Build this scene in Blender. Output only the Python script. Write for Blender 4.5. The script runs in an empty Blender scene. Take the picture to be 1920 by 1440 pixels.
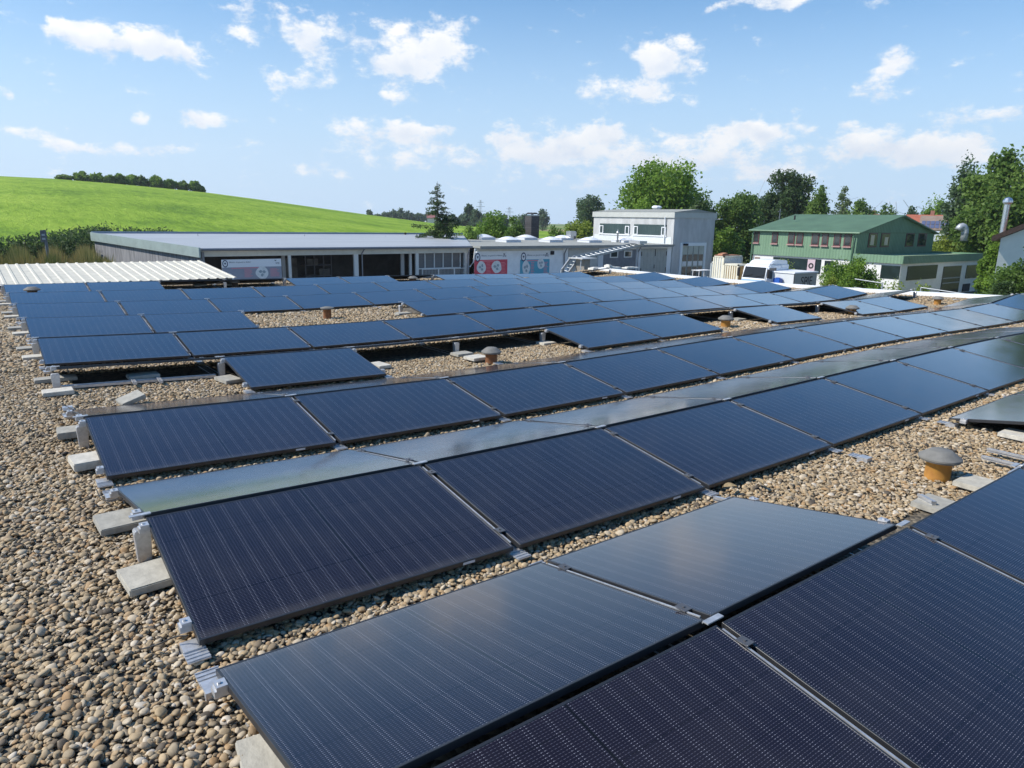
import bpy, bmesh, math, random
import numpy as np
from mathutils import Vector, Matrix, Quaternion, noise
S = bpy.context.scene
R = math.radians
random.seed(7)
rng = np.random.default_rng(11)

# ------------------------------------------------------------------ camera
F = 1308.273                                  # focal length in pixels of the 1920 px wide photograph
CAM = np.array([-0.5571, -1.6384, 1.9335])
YAW, PITCH, ROLL = 0.6552, 0.2316, 0.0192
fw = np.array([math.sin(YAW)*math.cos(PITCH), math.cos(YAW)*math.cos(PITCH), -math.sin(PITCH)])
_r = np.array([math.cos(YAW), -math.sin(YAW), 0.0]); _u = np.cross(_r, fw)
rt = _r*math.cos(ROLL) + _u*math.sin(ROLL); up = -_r*math.sin(ROLL) + _u*math.cos(ROLL)
cd = bpy.data.cameras.new('camera'); cam = bpy.data.objects.new('camera', cd)
S.collection.objects.link(cam); S.camera = cam
cd.sensor_width = 36; cd.lens = F/1920*36; cd.clip_start = 0.05; cd.clip_end = 20000
M = Matrix.Identity(4)
for i in range(3):
    M[i][0], M[i][1], M[i][2], M[i][3] = rt[i], up[i], -fw[i], CAM[i]
cam.matrix_world = M
S.render.resolution_x, S.render.resolution_y = 1024, 768

# ------------------------------------------------------------------ sky, sun, exposure
SUN_AZ, SUN_EL = 152.0, 44.0                  # sun direction, mathematical azimuth from +X
w = bpy.data.worlds.new('World'); S.world = w; w.use_nodes = True
nt = w.node_tree; nt.nodes.clear()
def N(tree, typ, **kw):
    n = tree.nodes.new(typ)
    for k, v in kw.items(): setattr(n, k, v)
    return n
def ray(px, py): return fw*F + rt*(px-960) - up*(py-720)
def azel(px, py):
    v = ray(px, py); return math.atan2(v[1], v[0]), math.atan2(v[2], math.hypot(v[0], v[1]))
CLOUDS = [(230,80,150,26,1),(140,70,50,26,.9),(300,92,60,20,.9),(790,100,85,50,1.1),(835,65,35,34,.8),(740,125,60,25,.7),(620,62,100,42,.72),
 (550,70,60,25,.5),(525,150,42,20,1),(605,135,34,34,.7),(745,182,36,15,1),(1250,98,72,30,1.05),(1160,172,95,22,.9),(1225,140,30,45,.7),
 (1290,135,40,18,.6),(1655,150,36,44,.8),(1690,122,38,20,.8),(375,218,44,17,1),(265,218,20,12,.7),(690,245,80,28,.9),(800,252,62,24,.9),
 (830,295,90,20,.65),(955,250,42,18,.8),(1050,268,120,30,.85),(1140,243,40,22,.8),(1000,292,90,18,.7),(1350,285,160,42,.8),(1430,240,80,20,.85),
 (1660,272,110,32,1),(1770,292,80,32,.95),(1800,262,40,25,.6),(1860,215,80,18,.8),(230,282,90,16,.6),(40,250,44,12,.7),(140,277,60,12,.65),
 (330,285,40,12,.5),(1450,3,60,14,1),(1340,15,20,9,.7),(450,60,30,15,.7),(480,15,60,25,.6),(1100,330,210,24,.5),(620,322,130,16,.4),
 (1500,330,90,22,.6),(8,175,18,14,.8),(1580,236,18,9,.7),(290,145,24,10,.35),(380,145,30,10,.3),(1200,295,110,22,.55),(700,300,100,18,.4),
 (2100,120,140,50,.9),(2250,300,200,40,.8),(-250,150,160,40,.9),(-400,280,160,30,.8)]
tc = N(nt,'ShaderNodeTexCoord'); sep = N(nt,'ShaderNodeSeparateXYZ'); nt.links.new(tc.outputs['Generated'], sep.inputs[0])
def mth(tree, op, a, b=None, c=None, clamp=False):
    n = N(tree,'ShaderNodeMath', operation=op, use_clamp=clamp)
    for i, v in enumerate((a,b,c)):
        if v is None: continue
        if isinstance(v,(int,float)): n.inputs[i].default_value = v
        else: tree.links.new(v, n.inputs[i])
    return n.outputs[0]
def vmth(tree, op, a, b=None):
    n = N(tree,'ShaderNodeVectorMath', operation=op)
    for i, v in enumerate((a,b)):
        if v is None: continue
        if isinstance(v,(tuple,list)): n.inputs[i].default_value = v
        else: tree.links.new(v, n.inputs[i])
    return n.outputs['Value'] if op in ('LENGTH','DOT_PRODUCT','DISTANCE') else n.outputs[0]
AZ = mth(nt,'ARCTAN2', sep.outputs[1], sep.outputs[0]); EL = mth(nt,'ARCSINE', sep.outputs[2])
comb = N(nt,'ShaderNodeCombineXYZ'); nt.links.new(AZ, comb.inputs[0]); nt.links.new(EL, comb.inputs[1])
AE = comb.outputs[0]
nz = N(nt,'ShaderNodeTexNoise', noise_dimensions='3D'); nz.inputs['Scale'].default_value = 24; nz.inputs['Detail'].default_value = 9; nz.inputs['Roughness'].default_value = .66
mp = N(nt,'ShaderNodeVectorMath', operation='MULTIPLY'); mp.inputs[1].default_value = (1,1.7,1); nt.links.new(AE, mp.inputs[0]); nt.links.new(mp.outputs[0], nz.inputs['Vector'])
# warp the blob coordinates so that their outlines are ragged
nz2 = N(nt,'ShaderNodeTexNoise', noise_dimensions='3D'); nz2.inputs['Scale'].default_value = 30; nz2.inputs['Detail'].default_value = 6; nt.links.new(AE, nz2.inputs['Vector'])
wv = vmth(nt,'SUBTRACT', nz2.outputs['Color'], (.5,.5,.5)); wv = vmth(nt,'MULTIPLY', wv, (.045,.03,0)); AEw = vmth(nt,'ADD', AE, wv)
tot = None; low = None
for (px,py,a,b,wt) in CLOUDS:
    az, el = azel(px,py); sc_ = 1.0/np.linalg.norm(ray(px,py)); wt *= 1.12 if py<190 else 1.22; a*=1.08; b*=1.1
    d = vmth(nt,'SUBTRACT', AEw, (az, el, 0)); d = vmth(nt,'MULTIPLY', d, (1/(a*sc_*1.35/math.cos(el)), 1/(b*sc_*1.35), 0))
    l = vmth(nt,'LENGTH', d)
    g = N(nt,'ShaderNodeMapRange', interpolation_type='SMOOTHERSTEP'); nt.links.new(l, g.inputs[0])
    g.inputs[1].default_value = 0; g.inputs[2].default_value = 1.25; g.inputs[3].default_value = wt; g.inputs[4].default_value = 0
    # lower half of each puff, for the grey undersides
    dy = N(nt,'ShaderNodeSeparateXYZ'); nt.links.new(d, dy.inputs[0])
    lo = mth(nt,'MULTIPLY', g.outputs[0], mth(nt,'MULTIPLY_ADD', dy.outputs[1], -.9, .35, clamp=True))
    tot = g.outputs[0] if tot is None else mth(nt,'ADD', tot, g.outputs[0])
    low = lo if low is None else mth(nt,'ADD', low, lo)
# scattered cumulus overhead and all round, outside the frame
nz3 = N(nt,'ShaderNodeTexNoise', noise_dimensions='3D'); nz3.inputs['Scale'].default_value = 3.2; nz3.inputs['Detail'].default_value = 6; nt.links.new(tc.outputs['Generated'], nz3.inputs['Vector'])
ov = mth(nt,'MULTIPLY_ADD', nz3.outputs[0], 5.0, -2.75, clamp=True)
ovm = N(nt,'ShaderNodeMapRange', interpolation_type='SMOOTHSTEP'); nt.links.new(EL, ovm.inputs[0]); ovm.inputs[1].default_value=.36; ovm.inputs[2].default_value=.6; ovm.inputs[3].default_value=0; ovm.inputs[4].default_value=.22
tot = mth(nt,'ADD', tot, mth(nt,'MULTIPLY', ov, ovm.outputs[0]))
den = mth(nt,'MULTIPLY_ADD', nz.outputs[0], 4.4, -2.50)
den = mth(nt,'ADD', mth(nt,'MULTIPLY', tot, 1.0), den)
dm = N(nt,'ShaderNodeMapRange', interpolation_type='SMOOTHSTEP'); nt.links.new(den, dm.inputs[0]); dm.inputs[1].default_value = .04; dm.inputs[2].default_value = 1.1; dm.inputs[3].default_value = 0; dm.inputs[4].default_value = .93
hz = N(nt,'ShaderNodeMapRange'); nt.links.new(EL, hz.inputs[0]); hz.inputs[1].default_value=-.01; hz.inputs[2].default_value=.02; hz.inputs[3].default_value=0; hz.inputs[4].default_value=1
cden = mth(nt,'MULTIPLY', dm.outputs[0], hz.outputs[0])
sky = N(nt,'ShaderNodeTexSky', sky_type='NISHITA', sun_disc=False)
sky.sun_elevation = R(SUN_EL); sky.sun_rotation = R(90-SUN_AZ); sky.air_density = 1.0; sky.dust_density = .1; sky.ozone_density = 1.6; sky.altitude = 0
# summer haze towards the horizon whitens the blue
hs = N(nt,'ShaderNodeMix', data_type='RGBA', blend_type='MIX'); sat = N(nt,'ShaderNodeHueSaturation'); sat.inputs['Saturation'].default_value = 1.42; sat.inputs['Value'].default_value = 1.12; nt.links.new(sky.outputs[0], sat.inputs['Color']); nt.links.new(sat.outputs[0], hs.inputs[6]); hs.inputs[7].default_value = (4.35,5.85,7.7,1)
hf = N(nt,'ShaderNodeMapRange', interpolation_type='SMOOTHSTEP'); nt.links.new(EL, hf.inputs[0]); hf.inputs[1].default_value=-.02; hf.inputs[2].default_value=.40; hf.inputs[3].default_value=.95; hf.inputs[4].default_value=.0
nt.links.new(hf.outputs[0], hs.inputs[0])
bg = N(nt,'ShaderNodeBackground'); bg.inputs['Strength'].default_value = .115; nt.links.new(hs.outputs[2], bg.inputs['Color'])
ccol = N(nt,'ShaderNodeMix', data_type='RGBA'); nt.links.new(mth(nt,'ADD', mth(nt,'MULTIPLY', low, .75), mth(nt,'MULTIPLY_ADD', nz2.outputs[0], 2.6, -1.25, clamp=True), clamp=True), ccol.inputs[0])
ccol.inputs[6].default_value = (.93,.91,.88,1); ccol.inputs[7].default_value = (.66,.71,.79,1)
bg2 = N(nt,'ShaderNodeBackground'); nt.links.new(ccol.outputs[2], bg2.inputs['Color']); bg2.inputs['Strength'].default_value = 1.04
mx = N(nt,'ShaderNodeMixShader'); nt.links.new(cden, mx.inputs[0]); nt.links.new(bg.outputs[0], mx.inputs[1]); nt.links.new(bg2.outputs[0], mx.inputs[2])
wo = N(nt,'ShaderNodeOutputWorld'); nt.links.new(mx.outputs[0], wo.inputs[0])
w.cycles.sampling_method = 'MANUAL'; w.cycles.sample_map_resolution = 512

sl = bpy.data.lights.new('sun','SUN'); sl.energy = 4.7; sl.angle = R(.53); sl.color = (1,.95,.87)
so = bpy.data.objects.new('sun', sl); S.collection.objects.link(so)
sd = Vector((math.cos(R(SUN_EL))*math.cos(R(SUN_AZ)), math.cos(R(SUN_EL))*math.sin(R(SUN_AZ)), math.sin(R(SUN_EL))))
so.rotation_euler = sd.to_track_quat('Z','Y').to_euler(); so.location = (-20,20,40)
S.view_settings.view_transform = 'Standard'; S.view_settings.look = 'None'; S.view_settings.exposure = 0.30; S.view_settings.gamma = 1
S.cycles.max_bounces = 6; S.cycles.transparent_max_bounces = 8

# ------------------------------------------------------------------ helpers
def atz(px,py,Z): v = ray(px,py); return CAM + v*(Z-CAM[2])/v[2]
def aty(px,py,Y): v = ray(px,py); return CAM + v*(Y-CAM[1])/v[1]
def atx(px,py,X): v = ray(px,py); return CAM + v*(X-CAM[0])/v[0]
def atr(px,py,r): v = ray(px,py); return CAM + v*r/math.hypot(v[0],v[1])
def tag(o, label=None, cat=None, group=None, kind=None):
    if label: o['label'] = label
    if cat: o['category'] = cat
    if group: o['group'] = group
    if kind: o['kind'] = kind
    return o
def empty(name, loc, label, cat, group=None, rz=0):
    o = bpy.data.objects.new(name, None); S.collection.objects.link(o); o.location = loc; o.rotation_euler = (0,0,rz)
    o.empty_display_size = .2
    return tag(o, label, cat, group)
class MB:
    def __init__(s): s.v=[]; s.f=[]; s.u={}
    def add(s, vs, fs):
        b=len(s.v); s.v += [tuple(map(float,v)) for v in vs]; s.f += [tuple(b+i for i in f) for f in fs]; return s
    def box(s, x0,x1,y0,y1,z0,z1):
        return s.add([(x,y,z) for z in (z0,z1) for y in (y0,y1) for x in (x0,x1)],
            [(0,2,3,1),(4,5,7,6),(0,1,5,4),(2,6,7,3),(0,4,6,2),(1,3,7,5)])
    def prism(s, poly, axis, a, b):           # poly of 2-tuples, extruded along an axis
        def P(p,t):
            return {'x':(t,p[0],p[1]),'y':(p[0],t,p[1]),'z':(p[0],p[1],t)}[axis]
        n=len(poly); vs=[P(p,a) for p in poly]+[P(p,b) for p in poly]
        fs=[tuple(range(n)), tuple(range(2*n-1,n-1,-1))]+[(i,(i+1)%n,n+(i+1)%n,n+i) for i in range(n)]
        return s.add(vs,fs)
    def lathe(s, prof, seg=20, c=(0,0,0), cap=True):
        vs=[]
        for r,z in prof:
            for k in range(seg):
                a=2*math.pi*k/seg; vs.append((c[0]+r*math.cos(a),c[1]+r*math.sin(a),c[2]+z))
        fs=[]
        for j in range(len(prof)-1):
            for k in range(seg):
                fs.append((j*seg+k, j*seg+(k+1)%seg, (j+1)*seg+(k+1)%seg, (j+1)*seg+k))
        if cap:
            fs.append(tuple(range(seg-1,-1,-1))); fs.append(tuple((len(prof)-1)*seg+k for k in range(seg)))
        return s.add(vs,fs)
    def tube(s, pts, r, seg=8):
        pts=[Vector(p) for p in pts]; rs = r if isinstance(r,(list,tuple)) else [r]*len(pts); vs=[]
        for i,p in enumerate(pts):
            t=(pts[min(i+1,len(pts)-1)]-pts[max(i-1,0)]).normalized()
            a=t.cross(Vector((0,0,1)) if abs(t.z)<.95 else Vector((1,0,0))).normalized(); b=t.cross(a)
            for k in range(seg):
                an=2*math.pi*k/seg; vs.append(p+a*math.cos(an)*rs[i]+b*math.sin(an)*rs[i])
        fs=[]
        for j in range(len(pts)-1):
            for k in range(seg): fs.append((j*seg+k,(j+1)*seg+k,(j+1)*seg+(k+1)%seg,j*seg+(k+1)%seg))
        fs.append(tuple(range(seg))); fs.append(tuple((len(pts)-1)*seg+k for k in range(seg-1,-1,-1)))
        return s.add(vs,fs)
    def bar(s, a, b, wd, ht):                 # rectangular bar between two points
        a=Vector(a); b=Vector(b); t=(b-a).normalized(); sd_=t.cross(Vector((0,0,1)))
        sd_ = Vector((1,0,0)) if sd_.length<1e-4 else sd_.normalized(); u_=sd_.cross(t)
        vs=[p+sd_*i*wd/2+u_*j*ht/2 for p in (a,b) for j in (-1,1) for i in (-1,1)]
        return s.add(vs,[(0,1,3,2),(4,6,7,5),(0,4,5,1),(2,3,7,6),(0,2,6,4),(1,5,7,3)])
    def mesh(s, name):
        m=bpy.data.meshes.new(name); m.from_pydata(s.v,[],s.f); m.update()
        bm=bmesh.new(); bm.from_mesh(m); bmesh.ops.recalc_face_normals(bm, faces=bm.faces); bm.to_mesh(m); bm.free()
        return m
    def build(s, name, mat, parent=None, bevel=0, smooth=False, loc=None):
        m=s.mesh(name)
        if bevel:
            bm=bmesh.new(); bm.from_mesh(m)
            bmesh.ops.bevel(bm, geom=[e for e in bm.edges if e.is_manifold and e.calc_face_angle(0)>.5], offset=bevel, segments=2, affect='EDGES'); bm.to_mesh(m); bm.free()
        m.materials.append(mat)
        if smooth: m.shade_smooth()
        o=bpy.data.objects.new(name,m); S.collection.objects.link(o)
        if parent: 
            o.parent=parent
        if loc is not None: o.location=loc
        return o
def wparent(o, parent):                       # keep world coordinates of a mesh built in world space
    o.parent=parent; o.matrix_parent_inverse = Matrix.Translation(parent.location).inverted() if tuple(parent.rotation_euler)==(0,0,0) else (Matrix.Translation(parent.location) @ parent.rotation_euler.to_matrix().to_4x4()).inverted()
    return o
def wb(mb, name, mat, parent=None, **k):
    o=mb.build(name,mat,None,**k)
    if parent: wparent(o,parent)
    return o
def copy_tree(o, parent=None):
    c=o.copy(); S.collection.objects.link(c)
    if parent: c.parent=parent
    for ch in o.children: copy_tree(ch,c)
    return c
# ---- materials
MAT={}
def mat(name, col, rough=.6, metal=0, noise_amt=.0, noise_scale=8, bump=0, spec=.5, col2=None, coords='Object', detail=5, stretch=(1,1,1)):
    if name in MAT: return MAT[name]
    m=bpy.data.materials.new(name); m.use_nodes=True; t=m.node_tree; b=t.nodes['Principled BSDF']
    b.inputs['Base Color'].default_value=(*col,1); b.inputs['Roughness'].default_value=rough; b.inputs['Metallic'].default_value=metal
    b.inputs['Specular IOR Level'].default_value=spec
    if noise_amt or bump or col2:
        tc=N(t,'ShaderNodeTexCoord'); mp=N(t,'ShaderNodeMapping'); mp.inputs['Scale'].default_value=stretch
        t.links.new(tc.outputs[coords], mp.inputs[0])
        nz=N(t,'ShaderNodeTexNoise'); nz.inputs['Scale'].default_value=noise_scale; nz.inputs['Detail'].default_value=detail; nz.inputs['Roughness'].default_value=.6
        t.links.new(mp.outputs[0], nz.inputs['Vector'])
        r=N(t,'ShaderNodeValToRGB'); t.links.new(nz.outputs[0], r.inputs[0])
        c2 = col2 if col2 else tuple(c*(1-noise_amt) for c in col); c1 = col if col2 else tuple(min(1,c*(1+noise_amt)) for c in col)
        r.color_ramp.elements[0].position=.32; r.color_ramp.elements[0].color=(*c2,1); r.color_ramp.elements[1].position=.68; r.color_ramp.elements[1].color=(*c1,1)
        t.links.new(r.outputs[0], b.inputs['Base Color'])
        if bump:
            bp=N(t,'ShaderNodeBump'); bp.inputs['Strength'].default_value=bump; bp.inputs['Distance'].default_value=.02
            t.links.new(nz.outputs[0], bp.inputs['Height']); t.links.new(bp.outputs[0], b.inputs['Normal'])
    MAT[name]=m; return m
ALU=mat('aluminium',(.56,.56,.56),.42,.6,.15,30)
BLKF=mat('black_anodised_frame',(.022,.023,.026),.42,.0,.15,12,spec=.6)
CONC=mat('concrete_slab',(.52,.50,.44),.9,0,.14,18,.25)
CONCD=mat('concrete_grey',(.38,.37,.34),.9,0,.2,10,.25)
WHITE=mat('white_paint',(.74,.75,.76),.55,0,.06,3)
DARK=mat('dark_void',(.02,.02,.022),.8,0,.2,4)

# ---- roof surface (gently uneven flat roof)
ZC=[(1,0,-.2372),(0,1,.0006),(2,0,.0368),(1,1,-.5079),(0,2,-.2548),(3,0,.6466),(2,1,.48),(1,2,.3283),(0,3,.1911),(4,0,-.6778),(3,1,.0312),(2,2,-.454),(1,3,-.0019),(0,4,-.0442),(5,0,.1866),(4,1,-.0892),(3,2,.1564)]
def zr(X,Y):
    x=np.clip(X,-1.,21.8)/10; y=np.clip(Y,-1.5,22.5)/10
    return sum(c*x**a*y**b for a,b,c in ZC)
def roofhit(px,py,h=.04):
    v=ray(px,py); v=v/np.linalg.norm(v); a,b=1.0,60.0
    g=lambda t:(CAM+v*t)[2]-zr(*(CAM+v*t)[:2])-h
    t=1.0
    while g(t)>0 and t<60: t+=.02
    a,b=t-.02,t
    for _ in range(30):
        m=(a+b)/2
        if g(m)>0:a=m
        else:b=m
    return CAM+v*a
PITCHR=2.5482; RG=.0284; W=1.134; TILT=.1678; JP=1.742*1.134/1.0928; PL=1.764
DX=[.0176,.0142,.0051,.0293,.0035,.0047,-.0123,-.0272,-.0346]; DY=[-.0171,-.026,-.0178,.0309,.0281,.0663,-.0042,-.0252,-.0344]
def xj(r,i): return i*JP+DX[r]
def yr_(r): return r*PITCHR+DY[r]
G=-3.8                                        # yard level
XR=22.45                                      # right edge of the roof

# ================================================================== THE ROOF WE STAND ON
def gravel_base_mat():
    m=bpy.data.materials.new('gravel_bed'); m.use_nodes=True; t=m.node_tree; b=t.nodes['Principled BSDF']; b.inputs['Roughness'].default_value=.95
    tc=N(t,'ShaderNodeTexCoord')
    v=N(t,'ShaderNodeTexVoronoi'); v.inputs['Scale'].default_value=26; t.links.new(tc.outputs['Object'],v.inputs['Vector'])
    r=N(t,'ShaderNodeValToRGB'); sp=N(t,'ShaderNodeSeparateColor'); t.links.new(v.outputs['Color'],sp.inputs[0]); t.links.new(sp.outputs[0],r.inputs[0])
    e=r.color_ramp.elements; e[0].color=(.05,.042,.03,1); e[1].color=(.20,.165,.115,1)  # bed tones darkened to paint shadow into the gaps between pebbles
    t.links.new(r.outputs[0],b.inputs['Base Color'])
    bp=N(t,'ShaderNodeBump'); bp.inputs['Strength'].default_value=1; bp.inputs['Distance'].default_value=.02; bp.invert=True
    t.links.new(v.outputs['Distance'],bp.inputs['Height']); t.links.new(bp.outputs[0],b.inputs['Normal'])
    return m
bld=empty('flat_roof_building',(8,10,G),'flat gravelled roof in the foreground carrying the rows of solar panels','building')
X0,X1,Y0,Y1=-6.0,XR,-5.0,22.45
xs=np.linspace(X0,X1,110); ys=np.linspace(Y0,Y1,106)
mb=MB(); nx,ny=len(xs),len(ys)
gx,gy=np.meshgrid(xs,ys); gz=zr(gx,gy)
mb.v=[(float(a),float(b),float(c)) for a,b,c in zip(gx.ravel(),gy.ravel(),gz.ravel())]
mb.f=[(j*nx+i,j*nx+i+1,(j+1)*nx+i+1,(j+1)*nx+i) for j in range(ny-1) for i in range(nx-1)]
GRB=gravel_base_mat()
wb(mb,'roof_deck',GRB,bld,smooth=True)
mb=MB(); mb.box(X0+.1,X1-.02,Y0+.1,Y1-.02,G,-.75); wb(mb,'wall',mat('roof_building_wall',(.6,.6,.58),.8,0,.1,3),bld)
TRIM=mat('white_metal_trim',(.80,.80,.78),.4,0,.05,4)
# edge trim: right and far edges, following the roof
def trim(path):
    mb=MB(); n=len(path)
    for k in range(n-1):
        (xa,ya,na),(xb,yb,nb)=path[k],path[k+1]
        za,zb=float(zr(xa,ya)),float(zr(xb,yb))
        pr=[(0,-.7),(0,.13),(.17,.15),(.17,-.7)]
        vs=[(xa+na[0]*p,ya+na[1]*p,za+q if q>-.5 else -.76) for p,q in pr]+[(xb+nb[0]*p,yb+nb[1]*p,zb+q if q>-.5 else -.76) for p,q in pr]
        mb.add(vs,[(0,1,5,4),(1,2,6,5),(2,3,7,6),(3,0,4,7)]+([(0,3,2,1)] if k==0 else [])+([(4,5,6,7)] if k==n-2 else []))
    return mb
wb(trim([(X1,y,(1,0)) for y in np.linspace(Y0,Y1,24)]),'edge_trim',TRIM,bld)

# ---- which panels exist
TOW={0:range(0,6),1:range(0,10),2:range(0,13),3:[1,4,5,7,9,10],4:range(0,12),5:[0,1]+list(range(4,12)),6:range(0,12),7:range(0,12),8:[0,1,4,5,7,8,9,10]}
AWY={0:[0,1,4,5],1:range(0,9),2:range(0,12),3:range(0,12),4:range(0,12),8:[2,3,6,11]}

# ---- panel materials
def glass_mat():
    m=bpy.data.materials.new('solar_cells_under_glass'); m.use_nodes=True; t=m.node_tree; b=t.nodes['Principled BSDF']
    uv=N(t,'ShaderNodeUVMap'); uv.uv_map='UVMap'; sp=N(t,'ShaderNodeSeparateXYZ'); t.links.new(uv.outputs[0],sp.inputs[0]); u,v=sp.outputs[0],sp.outputs[1]
    L=PL-.024; cw=(L-.03)/18
    # mirror about the middle seam
    um=mth(t,'ABSOLUTE', mth(t,'SUBTRACT',u,L/2)); uc=mth(t,'SUBTRACT',um,.006)
    fu=mth(t,'FRACT',mth(t,'DIVIDE',uc,cw)); du=mth(t,'ABSOLUTE',mth(t,'SUBTRACT',fu,.5))
    fv=mth(t,'FRACT',mth(t,'DIVIDE',v,.01135)); dv=mth(t,'ABSOLUTE',mth(t,'SUBTRACT',fv,.5))
    line=mth(t,'MULTIPLY',mth(t,'LESS_THAN',dv,.10),mth(t,'ADD',mth(t,'MULTIPLY',mth(t,'LESS_THAN',mth(t,'FRACT',mth(t,'DIVIDE',uc,cw/6)),.42),.8),.2))
    col=mth(t,'LESS_THAN',mth(t,'ABSOLUTE',mth(t,'SUBTRACT',du,.415)),.019)
    dotv=mth(t,'LESS_THAN',dv,.11); dot=mth(t,'MULTIPLY',col,dotv)
    pad=mth(t,'MULTIPLY',mth(t,'LESS_THAN',mth(t,'ABSOLUTE',mth(t,'SUBTRACT',fu,.5)),.02),dotv)
    seam=mth(t,'LESS_THAN',um,.006)
    cellgap=mth(t,'LESS_THAN',mth(t,'ABSOLUTE',mth(t,'SUBTRACT',mth(t,'FRACT',mth(t,'DIVIDE',v,.1855)),.5)),.006)
    gap=mth(t,'MAXIMUM',seam,cellgap)
    oi=N(t,'ShaderNodeObjectInfo')
    nz=N(t,'ShaderNodeTexNoise'); nz.inputs['Scale'].default_value=3.5; nz.inputs['Detail'].default_value=6; nz.noise_dimensions='4D'
    t.links.new(uv.outputs[0],nz.inputs['Vector']); t.links.new(mth(t,'MULTIPLY',oi.outputs['Random'],40),nz.inputs['W'])
    def mixc(f,a,bb):
        n=N(t,'ShaderNodeMix',data_type='RGBA')
        if isinstance(f,(int,float)): n.inputs[0].default_value=f
        else: t.links.new(f,n.inputs[0])
        for k,c in ((6,a),(7,bb)):
            if isinstance(c,tuple): n.inputs[k].default_value=(*c,1)
            else: t.links.new(c,n.inputs[k])
        return n.outputs[2]
    base=mixc(oi.outputs['Random'],(.008,.007,.014),(.012,.0095,.018))
    c=mixc(line,base,(.075,.072,.092)); c=mixc(gap,c,(.006,.006,.008)); c=mixc(pad,c,(.06,.062,.09)); c=mixc(dot,c,(.25,.25,.29))
    dust=N(t,'ShaderNodeMapRange'); t.links.new(nz.outputs[0],dust.inputs[0]); dust.inputs[1].default_value=.42; dust.inputs[2].default_value=.8; dust.inputs[3].default_value=.006; dust.inputs[4].default_value=.03
    c=mixc(dust.outputs[0],c,(.36,.34,.30))
    # soiling washed down to the lower frame edge
    ed=N(t,'ShaderNodeMapRange',interpolation_type='SMOOTHSTEP'); t.links.new(mth(t,'ADD',v,mth(t,'MULTIPLY',nz.outputs[0],-.05)),ed.inputs[0]); ed.inputs[1].default_value=-.02; ed.inputs[2].default_value=.045; ed.inputs[3].default_value=.08; ed.inputs[4].default_value=0
    c=mixc(ed.outputs[0],c,(.30,.27,.22))
    # small bird and pollen specks
    vo=N(t,'ShaderNodeTexVoronoi'); vo.inputs['Scale'].default_value=7; vo.voronoi_dimensions='4D'; t.links.new(uv.outputs[0],vo.inputs['Vector']); t.links.new(mth(t,'MULTIPLY',oi.outputs['Random'],60),vo.inputs['W'])
    sc=N(t,'ShaderNodeSeparateColor'); t.links.new(vo.outputs['Color'],sc.inputs[0])
    spk=mth(t,'MULTIPLY',mth(t,'LESS_THAN',vo.outputs['Distance'],mth(t,'MULTIPLY',sc.outputs[1],.04)),mth(t,'GREATER_THAN',sc.outputs[0],.66))
    c=mixc(mth(t,'MULTIPLY',spk,.6),c,(.6,.6,.58))
    t.links.new(c,b.inputs['Base Color']); b.inputs['Specular IOR Level'].default_value=0; b.inputs['Roughness'].default_value=.9
    # anti-reflective glass: almost no mirror when seen square on, strong towards grazing
    rr=N(t,'ShaderNodeMapRange'); t.links.new(nz.outputs[0],rr.inputs[0]); rr.inputs[1].default_value=.3; rr.inputs[2].default_value=.75; rr.inputs[3].default_value=.105; rr.inputs[4].default_value=.165
    gl=N(t,'ShaderNodeBsdfGlossy'); t.links.new(rr.outputs[0],gl.inputs['Roughness']); gl.inputs['Color'].default_value=(1,.97,.95,1)
    fr=N(t,'ShaderNodeFresnel'); fr.inputs['IOR'].default_value=2.0
    ff=mth(t,'MINIMUM',mth(t,'MULTIPLY_ADD',fr.outputs[0],1.95,-.207,clamp=True),.66)
    mxs=N(t,'ShaderNodeMixShader'); t.links.new(ff,mxs.inputs[0]); t.links.new(b.outputs[0],mxs.inputs[1]); t.links.new(gl.outputs[0],mxs.inputs[2]); t.links.new(mxs.outputs[0],t.nodes['Material Output'].inputs[0])
    return m
GLASS=glass_mat()
BACK=mat('panel_back_sheet',(.03,.03,.032),.6)
def panel_meshes():
    fr=MB(); L,Wd,h,lip=PL,W,.030,.012
    # frame profile swept as four bars with mitred look; open underneath with a return lip
    fr.box(-L/2,L/2,-Wd/2,-Wd/2+lip,-h,0); fr.box(-L/2,L/2,Wd/2-lip,Wd/2,-h,0)
    fr.box(-L/2,-L/2+lip,-Wd/2+lip,Wd/2-lip,-h,0); fr.box(L/2-lip,L/2,-Wd/2+lip,Wd/2-lip,-h,0)
    fm=fr.mesh('frame'); fm.materials.append(BLKF)
    bm=bmesh.new(); bm.from_mesh(fm); bmesh.ops.bevel(bm,geom=[e for e in bm.edges],offset=.0012,segments=1,affect='EDGES'); bm.to_mesh(fm); bm.free()
    gl=bpy.data.meshes.new('glass'); a,b=L/2-lip,Wd/2-lip
    gl.from_pydata([(-a,-b,-.0015),(a,-b,-.0015),(a,b,-.0015),(-a,b,-.0015),(-a,-b,-.0065),(a,-b,-.0065),(a,b,-.0065),(-a,b,-.0065)],[],[(0,1,2,3),(7,6,5,4)])
    uvl=gl.uv_layers.new(name='UVMap'); co=[(0,0),(2*a,0),(2*a,2*b),(0,2*b)]
    for k in range(4): uvl.data[k].uv=co[k]
    for k in range(4): uvl.data[4+k].uv=(0,0)
    gl.materials.append(GLASS); gl.materials.append(BACK); gl.polygons[1].material_index=1
    st=MB(); st.box(L/2-.36,L/2-.28,-Wd/2-.0015,-Wd/2-.0003,-.024,-.008); sm=st.mesh('sticker'); sm.materials.append(mat('sticker_white',(.7,.7,.7),.5))
    return fm,gl,sm
PF,PG,PS=panel_meshes()
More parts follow.
